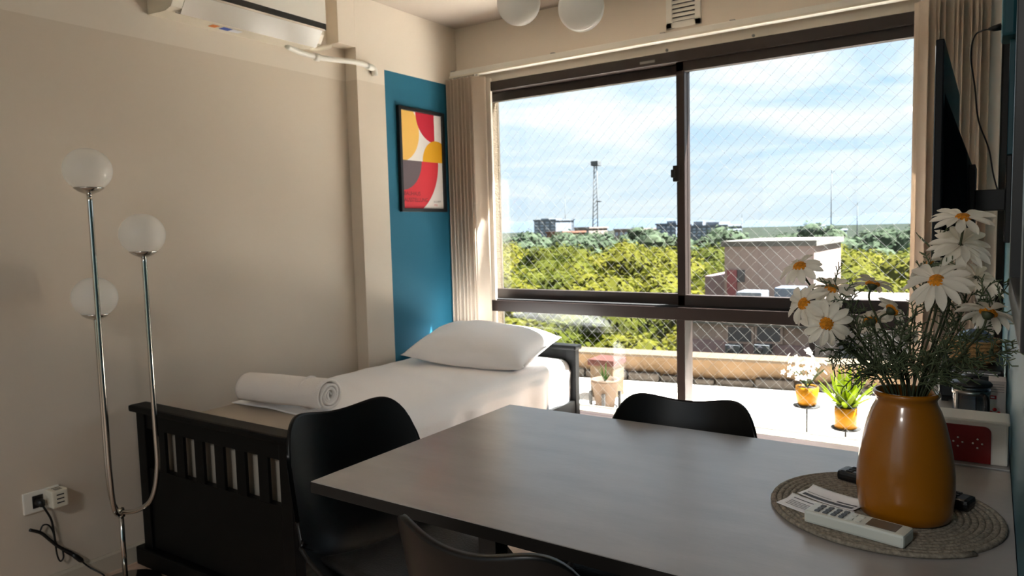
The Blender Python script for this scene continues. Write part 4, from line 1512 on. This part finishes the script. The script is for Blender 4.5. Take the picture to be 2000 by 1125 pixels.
# low parapet, slightly askew to the window
pa = math.atan2(0.305, 1.853)
pr = bpy.data.objects.new('wall_parapet', None)
COL.objects.link(pr)
pr.location = (-2.0, 5.46, -0.012)
pr.rotation_euler = (0, 0, pa)
pr['kind'] = 'structure'
pr['label'] = 'low ochre parapet with a grey stone footing around the terrace'
obj('wall_body', MB().box((-6.0, 0.03, 0.0), (6.0, 0.22, 0.200), 0.006), 'parapet', pr, local=True)
obj('coping', MB().box((-6.0, 0.0, 0.200), (6.0, 0.25, 0.222), 0.006), 'coping', pr, local=True)
rg = random.Random(5)
xx = -5.0
while xx < 3.6:
    w = rg.uniform(0.16, 0.30)
    h = rg.uniform(0.055, 0.085)
    obj('stone', MB().box((xx + 0.006, -0.035 + rg.uniform(-0.01, 0.01), 0.0), (xx + w - 0.006, 0.03, h), 0.016), 'stone', pr, local=True)
    xx += w

# block with terracotta cap, clay planter on a black stand
blk = thing('masonry_block', 'small plastered pillar with a terracotta cap on the terrace', 'pillar', (-2.36, 4.78, 0))
obj('shaft', B((-2.46, 4.68, 0.0), (-2.275, 4.87, 0.24), 0.006), 'block', blk)
obj('cap', B((-2.475, 4.665, 0.24), (-2.26, 4.885, 0.285), 0.008), 'redcap', blk)
pl = Vector((-2.13, 4.26, 0))
cp = thing('clay_planter', 'tapered pale clay planter with a small green shoot on a black stand', 'planter', tuple(pl))
obj('pot', MB().lathe([(0.0001, 0.045), (0.060, 0.045), (0.088, 0.225), (0.094, 0.228), (0.094, 0.245), (0.082, 0.245), (0.080, 0.225), (0.0001, 0.220)], tuple(pl), 32), 'clay', cp)
obj('soil', MB().lathe([(0.0001, 0.221), (0.078, 0.221), (0.0001, 0.230)], tuple(pl), 20), 'soil', cp)
stn = obj('stand_ring', MB().tube([(pl.x + 0.078 * math.cos(2 * PI * k / 28), pl.y + 0.078 * math.sin(2 * PI * k / 28), 0.06) for k in range(28)], 0.006, 6, closed=True), 'black_metal', cp)
for k in range(4):
    g = math.radians(20 + 90 * k)
    obj('stand_leg', B((pl.x + 0.097 * math.cos(g) - 0.010, pl.y + 0.097 * math.sin(g) - 0.010, 0), (pl.x + 0.097 * math.cos(g) + 0.010, pl.y + 0.097 * math.sin(g) + 0.010, 0.165), 0.002), 'black_metal', cp)


def blade(parent, name, base, tip, w, material, sag=0.0):
    base, tip = Vector(base), Vector(tip)
    d = tip - base
    side = d.cross(Vector((0, 0.3, 1))).normalized()
    def fn(i, j):
        s = 2 * j - 1
        ww_ = w * math.sin(PI * min(0.98, 0.12 + i * 0.86)) ** 0.8
        return base + d * i + side * s * ww_ / 2 + Vector((0, 0, -sag * i * i + 0.15 * w * s * s))
    return obj(name, MB().grid(fn, 6, 2), material, parent, fix=False)


for k in range(7):
    g = k * 0.9
    blade(cp, 'leaf', (pl.x, pl.y, 0.225), (pl.x + 0.045 * math.cos(g), pl.y + 0.045 * math.sin(g), 0.29 + 0.03 * (k % 3)), 0.014, 'gleaf', 0.0)


def plant_stand(label_pot, base, h, pot_prof, pr_label):
    st = thing('plant_stand', 'slim metal plant stand carrying the ' + label_pot, 'plant stand', tuple(base), 0, 'plant stands on the terrace')
    obj('pole', MB().tube([(base.x, base.y, 0.006), (base.x, base.y, h - 0.008)], 0.006, 10), 'stand', st)
    obj('foot', MB().lathe([(0.0001, 0.0), (0.085, 0.0), (0.085, 0.006), (0.0001, 0.009)], tuple(base), 28), 'stand', st)
    obj('tray', MB().lathe([(0.0001, -0.008), (0.074, -0.008), (0.076, 0.0), (0.0001, 0.0)], (base.x, base.y, h), 28), 'stand', st)
    pt = thing('flower_pot', pr_label, 'potted plant', (base.x, base.y, h), 0, 'yellow pots on the terrace')
    obj('pot', MB().lathe(pot_prof, (base.x, base.y, h), 32), 'ypot', pt)
    obj('soil', MB().lathe([(0.0001, 0.100), (pot_prof[4][0] - 0.008, 0.100), (0.0001, 0.106)], (base.x, base.y, h), 20), 'soil', pt)
    return pt


bA = Vector((-0.865, 4.30, 0))
hA = 0.205
potA = plant_stand('white flowering pot', bA, hA, [(0.0001, 0), (0.042, 0.0), (0.056, 0.020), (0.062, 0.055), (0.062, 0.110), (0.056, 0.110), (0.055, 0.060), (0.048, 0.025), (0.0001, 0.012)],
                   'yellow pot with a cloud of small white blossoms on the terrace')
bB = Vector((-0.632, 4.12, 0))
hB = 0.150
potB = plant_stand('lime fern pot', bB, hB, [(0.0001, 0), (0.054, 0.0), (0.056, 0.004), (0.057, 0.060), (0.057, 0.112), (0.051, 0.112), (0.051, 0.060), (0.050, 0.02), (0.0001, 0.012)],
                   'yellow pot with a bushy lime green fern on the terrace')
rg = random.Random(11)
for k in range(46):
    a = rg.uniform(0, 2 * PI)
    el = rg.uniform(0.25, 1.4)
    r = rg.uniform(0.07, 0.15)
    c = Vector((bA.x - 0.02 + r * math.cos(a) * math.cos(el), bA.y + r * math.sin(a) * math.cos(el) * 0.9, hA + 0.13 + 0.17 * math.sin(el) * r / 0.13))
    fb_ = MB()
    for pk in range(5):
        g = 2 * PI * pk / 5
        n_ = Vector((math.cos(a), math.sin(a) - 0.5, 0.7)).normalized()
        e1 = n_.orthogonal().normalized()
        e2 = n_.cross(e1)
        dr = e1 * math.cos(g) + e2 * math.sin(g)
        sd_ = e1 * -math.sin(g) + e2 * math.cos(g)
        fb_.add([c, c + dr * 0.011 + sd_ * 0.006 + n_ * 0.003, c + dr * 0.019 + n_ * 0.002, c + dr * 0.011 - sd_ * 0.006 + n_ * 0.003], [(0, 1, 2, 3)])
    obj('blossom', fb_, 'whitefl', potA, fix=False)
tw_ = MB()
for k in range(26):
    a = rg.uniform(0, 2 * PI)
    tw_.tube([(bA.x, bA.y, hA + 0.10), (bA.x + 0.05 * math.cos(a), bA.y + 0.05 * math.sin(a), hA + 0.17), (bA.x - 0.01 + 0.10 * math.cos(a), bA.y + 0.09 * math.sin(a), hA + 0.21)], 0.0022, 4, cap=False)
o = obj('twigs', tw_, 'gleaf', potA, fix=False)
o['kind'] = 'stuff'
for k in range(34):
    a = k * 2.399
    el = 0.35 + 1.05 * (k / 34)
    L = rg.uniform(0.15, 0.23)
    tip = (bB.x + L * math.cos(a) * math.cos(el), bB.y + L * math.sin(a) * math.cos(el), hB + 0.11 + L * math.sin(el) * 1.15)
    blade(potB, 'frond', (bB.x + 0.02 * math.cos(a), bB.y + 0.02 * math.sin(a), hB + 0.10), tip, 0.026, 'lime', 0.03 * (1.3 - el))
for k in range(12):
    a = k * 0.52
    blade(potB, 'leaf', (bB.x, bB.y, hB + 0.105), (bB.x + 0.075 * math.cos(a), bB.y + 0.075 * math.sin(a), hB + 0.135 + 0.02 * (k % 2)), 0.035, 'gleaf', 0.01)

# ------------------------------------------------------------------ outside: neighbouring building
struct(obj('ground', B((-2600, -900, -9.4), (1600, 3200, -9.0)), 'ground'))
BY = 13.0
nb_ = thing('neighbour_building', 'mauve plastered building with a flat roof beyond the terrace', 'building', tuple(at(1500, 700, BY).xy.to_3d() + Vector((0, 1.5, -9.0))))
L0, R0 = at(1340, 700, BY).x, at(1580, 700, BY).x          # lower block front
zt_low = at(1450, 634, BY).z
obj('lower_block', B((L0, BY, -9.0), (R0, BY + 4.0, zt_low)), 'pinkwall', nb_)
obj('lower_band', B((L0 - 0.02, BY - 0.05, -9.0), (R0 + 0.02, BY, at(1450, 668, BY).z)), 'pinklow', nb_)
obj('roof_slab', B((L0 - 0.1, BY - 0.12, zt_low), (R0 + 0.1, BY + 4.1, zt_low + 0.10)), 'roofslab', nb_)
UY = BY + 3.0
ul, ur, ut = at(1415, 480, UY).x, at(1590, 480, UY).x, at(1500, 481, UY).z
obj('upper_block', B((ul, UY, zt_low - 1), (ur, UY + 3.2, ut)), 'pinkwall', nb_)
obj('upper_coping', B((ul - 0.06, UY - 0.06, ut), (ur + 0.06, UY + 3.26, ut + 0.12)), 'roofslab', nb_)
al = at(1368, 540, UY).x
obj('annex', B((al, UY + 0.3, zt_low - 1), (ul, UY + 2.6, at(1390, 541, UY).z)), 'pinklow', nb_)
d0, d1 = at(1421, 527, UY), at(1440, 580, UY)
obj('maroon_door', B((d0.x, UY - 0.05, d1.z), (d1.x, UY, d0.z)), 'maroon', nb_)
w0, w1 = at(1441, 527, UY), at(1455, 551, UY)
obj('window', B((w0.x, UY - 0.04, w1.z), (w1.x, UY, w0.z)), 'wdark', nb_)
for (ua, ub) in ((1425, 1470), (1481, 1526)):
    a, b = at(ua, 637, BY), at(ub, 667, BY)
    wf = obj('window', B((a.x - 0.04, BY - 0.08, b.z - 0.04), (b.x + 0.04, BY - 0.05, a.z + 0.02)), 'pinkwall', nb_)
    obj('pane', B((a.x, BY - 0.09, b.z), (b.x, BY - 0.078, a.z)), 'wdark', wf)
    c = at((ua + ub) / 2 - 8, 676, BY)
    cu_ = obj('condenser_unit', B((c.x - 0.13, BY - 0.30, c.z - 0.10), (c.x + 0.13, BY - 0.05, c.z + 0.06), 0.01), 'mast', nb_)
    obj('fan', MB().lathe([(0.0001, 0.0), (0.065, 0.0), (0.065, 0.012), (0.0001, 0.012)], (0, 0, 0), 20,
        Matrix.Translation((c.x - 0.03, BY - 0.30, c.z - 0.02)) @ Matrix.Rotation(PI / 2, 4, 'X')), 'wdark', cu_)
# roof clutter on the lower roof
for (u_, w_, h_, m_) in ((1470, 0.5, 0.35, 'cityA'), (1500, 0.7, 0.22, 'roofslab'), (1545, 0.5, 0.45, 'cityB')):
    p = at(u_, 560, BY + 1.8)
    obj('roof_unit', B((p.x - w_ / 2, BY + 1.5, zt_low + 0.10), (p.x + w_ / 2, BY + 2.1, zt_low + 0.10 + h_), 0.02), m_, nb_)
# second building to the right with a sunlit side
n2 = thing('side_building', 'cream side building with dark window just right of the mauve building', 'building', tuple(at(1640, 700, 12.0).xy.to_3d() + Vector((0, 1, -9.0))))
a_, b_ = at(1592, 640, 12.2), at(1720, 640, 12.2)
obj('wall', B((a_.x, 12.2, -9.0), (b_.x + 1.5, 15.5, at(1650, 606, 12.2).z)), 'cityC', n2)
p, q = at(1640, 668, 12.2), at(1672, 700, 12.2)
obj('window', B((p.x, 12.14, q.z), (q.x, 12.2, p.z)), 'wdark', n2)


# ------------------------------------------------------------------ trees beyond the terrace
def crown_mesh(seed, mat_name, nleaf=7000, leaf=0.105):
    rg_ = random.Random(seed)
    lumps = []
    for k in range(16):
        a = rg_.uniform(0, 2 * PI)
        r = rg_.uniform(0.2, 0.72)
        lumps.append((Vector((r * math.cos(a), r * math.sin(a), rg_.uniform(-0.45, 0.55) * (1 - 0.5 * r))), rg_.uniform(0.30, 0.46)))
    mb = MB()
    for c, r in lumps:                                  # inner foliage mass
        bm_ = bmesh.new()
        bmesh.ops.create_icosphere(bm_, subdivisions=2, radius=r * 0.86)
        for v in bm_.verts:
            v.co *= 1 + 0.25 * noise.noise(v.co * 5 + c * 7)
            v.co += c
        mb.from_bm(bm_)
    for k in range(nleaf):
        c, r = rg_.choice(lumps)
        d = Vector((rg_.gauss(0, 1), rg_.gauss(0, 1), rg_.gauss(0, 1) * 0.9 + 0.25)).normalized()
        p = c + d * r * rg_.uniform(0.82, 1.10)
        nrm = (d + Vector((rg_.uniform(-0.6, 0.6), rg_.uniform(-0.6, 0.6), rg_.uniform(-0.3, 0.8)))).normalized()
        e1 = nrm.orthogonal().normalized()
        e1 = Matrix.Rotation(rg_.uniform(0, 6.28), 3, nrm) @ e1
        e2 = nrm.cross(e1)
        s = leaf / 3 * rg_.uniform(0.6, 1.3)
        mb.add([p + e1 * s, p + e2 * s * 0.6, p - e1 * s, p - e2 * s * 0.6], [(0, 1, 2, 3)])
    me = bpy.data.meshes.new('crown')
    me.from_pydata([tuple(v) for v in mb.v], [], mb.f)
    me.materials.append(M[mat_name])
    return me


CROWNS = [crown_mesh(1, 'leafA'), crown_mesh(2, 'leafB'), crown_mesh(3, 'leafA'), crown_mesh(4, 'leafB')]
FAR = [crown_mesh(5, 'leafC', 1200, 0.25), crown_mesh(6, 'leafC', 1200, 0.25)]
trunk_mb = MB().tube([(0, 0, 0), (0.1, 0.05, 3.0), (0, 0, 6.0)], [0.28, 0.2, 0.12], 8)
trunk_me = None
rg = random.Random(21)


def tree(x, y, top, r, me, label, group, name='leafy_tree'):
    global trunk_me
    t = thing(name, label, 'tree', (x, y, -9.0), rg.uniform(0, 6.28), group)
    c = bpy.data.objects.new('crown', me)
    COL.objects.link(c)
    c.parent = t
    hgt = r * 0.92
    c.location = (0, 0, top + 9.0 - hgt * 0.9)
    c.scale = (r, r, hgt)
    if trunk_me is None:
        o = obj('trunk', trunk_mb, 'trunk', t, local=True)
        trunk_me = o.data
    else:
        o = bpy.data.objects.new('trunk', trunk_me)
        COL.objects.link(o)
        o.parent = t
    o.scale = (1, 1, (top + 9.0 - hgt) / 6.0)


k = 0
for (y, sp_, r0, zt, x_lo, x_hi) in ((12.5, 2.6, 2.0, -0.95, -9.8, -5.4), (15.5, 2.9, 2.3, -0.55, -12.5, -6.2), (20, 3.4, 2.6, -0.25, -15.5, 1.5),
                                     (26, 4.2, 3.0, 0.0, -19.5, 2.5), (34, 5.0, 3.4, 0.15, -25, 3), (45, 6.2, 4.0, 0.30, -33, 4), (60, 8.0, 4.8, 0.35, -43, 5)):
    xx = x_lo
    while xx <= x_hi:
        jx, jy = rg.uniform(-0.5, 0.5), rg.uniform(-0.8, 0.8)
        tree(xx + jx, y + jy, zt + rg.uniform(-0.35, 0.35), r0 * rg.uniform(0.85, 1.15), CROWNS[k % 4],
             'yellow-green leafy tree in the wood beyond the terrace parapet' if y < 30 else 'yellow-green leafy tree toward the back of the wood below the skyline',
             'trees nearer the terrace' if y < 30 else 'trees at the back of the wood')
        k += 1
        xx += sp_
for y, zt, r0, sp_ in ((95, 0.45, 6, 8), (150, 0.7, 7, 10)):
    xx = -0.72 * y
    while xx < 0.02 * y:
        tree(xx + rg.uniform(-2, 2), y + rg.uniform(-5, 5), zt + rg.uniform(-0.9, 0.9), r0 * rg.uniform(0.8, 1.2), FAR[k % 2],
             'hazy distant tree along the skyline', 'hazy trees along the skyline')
        k += 1
        xx += sp_


# ------------------------------------------------------------------ skyline
def city(name, label, u0, u1, v_top, y, material, cat='building', depth=14, wins=None, steps=None, group=None):
    a, b = at(u0, v_top, y), at(u1, v_top, y)
    root = thing(name, label, cat, ((a.x + b.x) / 2, y + depth / 2, -9.0), 0, group)
    obj('wall', B((a.x, y, -9.0), (b.x, y + depth, a.z)), material, root)
    obj('parapet_cap', B((a.x - 0.3, y - 0.3, a.z), (b.x + 0.3, y + depth + 0.3, a.z + 0.5)), material, root)
    if steps:
        for (s0, s1, vt_) in steps:
            p_, q_ = at(s0, vt_, y), at(s1, vt_, y)
            obj('stair_tower', B((p_.x, y + 1, a.z), (q_.x, y + depth - 2, p_.z)), material, root)
    if wins:
        nx_, nz_ = wins
        zb = at(u0, 462, y).z
        for i_ in range(nx_):
            for j_ in range(nz_):
                wx = a.x + (b.x - a.x) * (i_ + 0.5) / nx_
                wz_ = a.z + (zb - a.z) * (j_ + 0.6) / nz_
                ww_ = (b.x - a.x) / nx_ * 0.28
                hh_ = (a.z - zb) / nz_ * 0.28
                obj('window', B((wx - ww_, y - 0.15, wz_ - hh_), (wx + ww_, y, wz_ + hh_)), 'cityW', root)
    return root


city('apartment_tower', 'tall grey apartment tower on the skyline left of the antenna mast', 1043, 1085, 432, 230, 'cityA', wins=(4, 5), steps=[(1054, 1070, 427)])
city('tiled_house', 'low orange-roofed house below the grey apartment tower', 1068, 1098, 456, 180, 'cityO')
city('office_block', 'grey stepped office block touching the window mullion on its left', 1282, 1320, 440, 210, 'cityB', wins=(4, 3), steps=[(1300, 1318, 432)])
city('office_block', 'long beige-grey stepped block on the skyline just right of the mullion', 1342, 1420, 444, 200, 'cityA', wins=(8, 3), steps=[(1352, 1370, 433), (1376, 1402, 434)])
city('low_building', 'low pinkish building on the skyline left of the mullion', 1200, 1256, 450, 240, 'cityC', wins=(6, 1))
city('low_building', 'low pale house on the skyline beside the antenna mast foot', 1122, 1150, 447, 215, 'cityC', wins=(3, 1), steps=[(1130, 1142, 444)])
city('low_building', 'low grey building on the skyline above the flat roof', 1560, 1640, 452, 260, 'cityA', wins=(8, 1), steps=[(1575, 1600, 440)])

# antenna mast (lattice) and thin masts
am = thing('antenna_mast', 'tall lattice radio mast on the skyline in the left pane', 'antenna', tuple(at(1165, 452, 250)))
pb, pt_ = at(1165, 462, 250), at(1164, 318, 250)
legs = []
for sx, sy in ((-1, -1), (1, -1), (0, 1)):
    obj('mast_leg', MB().tube([(pb.x + sx * 1.3, 250 + sy * 1.3, -9.0), (pt_.x + sx * 0.5, 250 + sy * 0.5, pt_.z)], 0.22, 5), 'mast', am)
H_ = pt_.z + 9
for k in range(22):
    z0_ = -9 + H_ * k / 22
    z1_ = -9 + H_ * (k + 1) / 22
    w0_ = 1.3 - 0.8 * k / 22
    w1_ = 1.3 - 0.8 * (k + 1) / 22
    obj('brace', MB().tube([(pb.x - w0_, 250 - w0_, z0_), (pb.x + w1_, 250 - w1_, z1_)], 0.12, 4), 'mast', am)
obj('top_platform', B((pt_.x - 1.5, 248.5, pt_.z - 1.2), (pt_.x + 1.5, 251.5, pt_.z + 0.6), 0.1), 'mast', am)
obj('dish', MB().lathe([(0.0001, 0), (1.0, 0.2), (1.1, 0.5), (0.0001, 0.3)], (pt_.x + 1.4, 249.5, at(1170, 395, 250).z), 14), 'mast', am)
for (u_, vt_, lb) in ((1105, 388, 'thin distant radio mast left of the lattice mast'), (1623, 338, 'thin tall radio mast on the skyline in the right pane'),
                      (1674, 402, 'short thin mast furthest right on the skyline'), (1449, 425, 'slim lamp mast right of the long stepped block')):
    p = at(u_, 460, 250)
    tz_ = at(u_, vt_, 250).z
    t = thing('radio_mast', lb, 'antenna', (p.x, 250, -9.0))
    obj('pole', MB().tube([(p.x, 250, -9.0), (p.x, 250, tz_)], [0.22, 0.12], 6), 'mast', t)
    obj('tip_antenna', MB().tube([(p.x, 250, tz_), (p.x, 250, tz_ + 1.5)], 0.06, 5), 'mast', t)

# hills on the horizon
hl = MB()


def hill_fn(i, j):
    x_ = -2400 + 3000 * i
    h = 60 * (0.55 + 0.45 * nz(x_ * 0.0016, 0.4, 1.0)) + 14 * nz(x_ * 0.008, 3.0, 2.0)
    return Vector((x_, 2400 + 400 * j, -9 + max(5, h) * math.sin(PI * j)))


hl.grid(hill_fn, 160, 10)
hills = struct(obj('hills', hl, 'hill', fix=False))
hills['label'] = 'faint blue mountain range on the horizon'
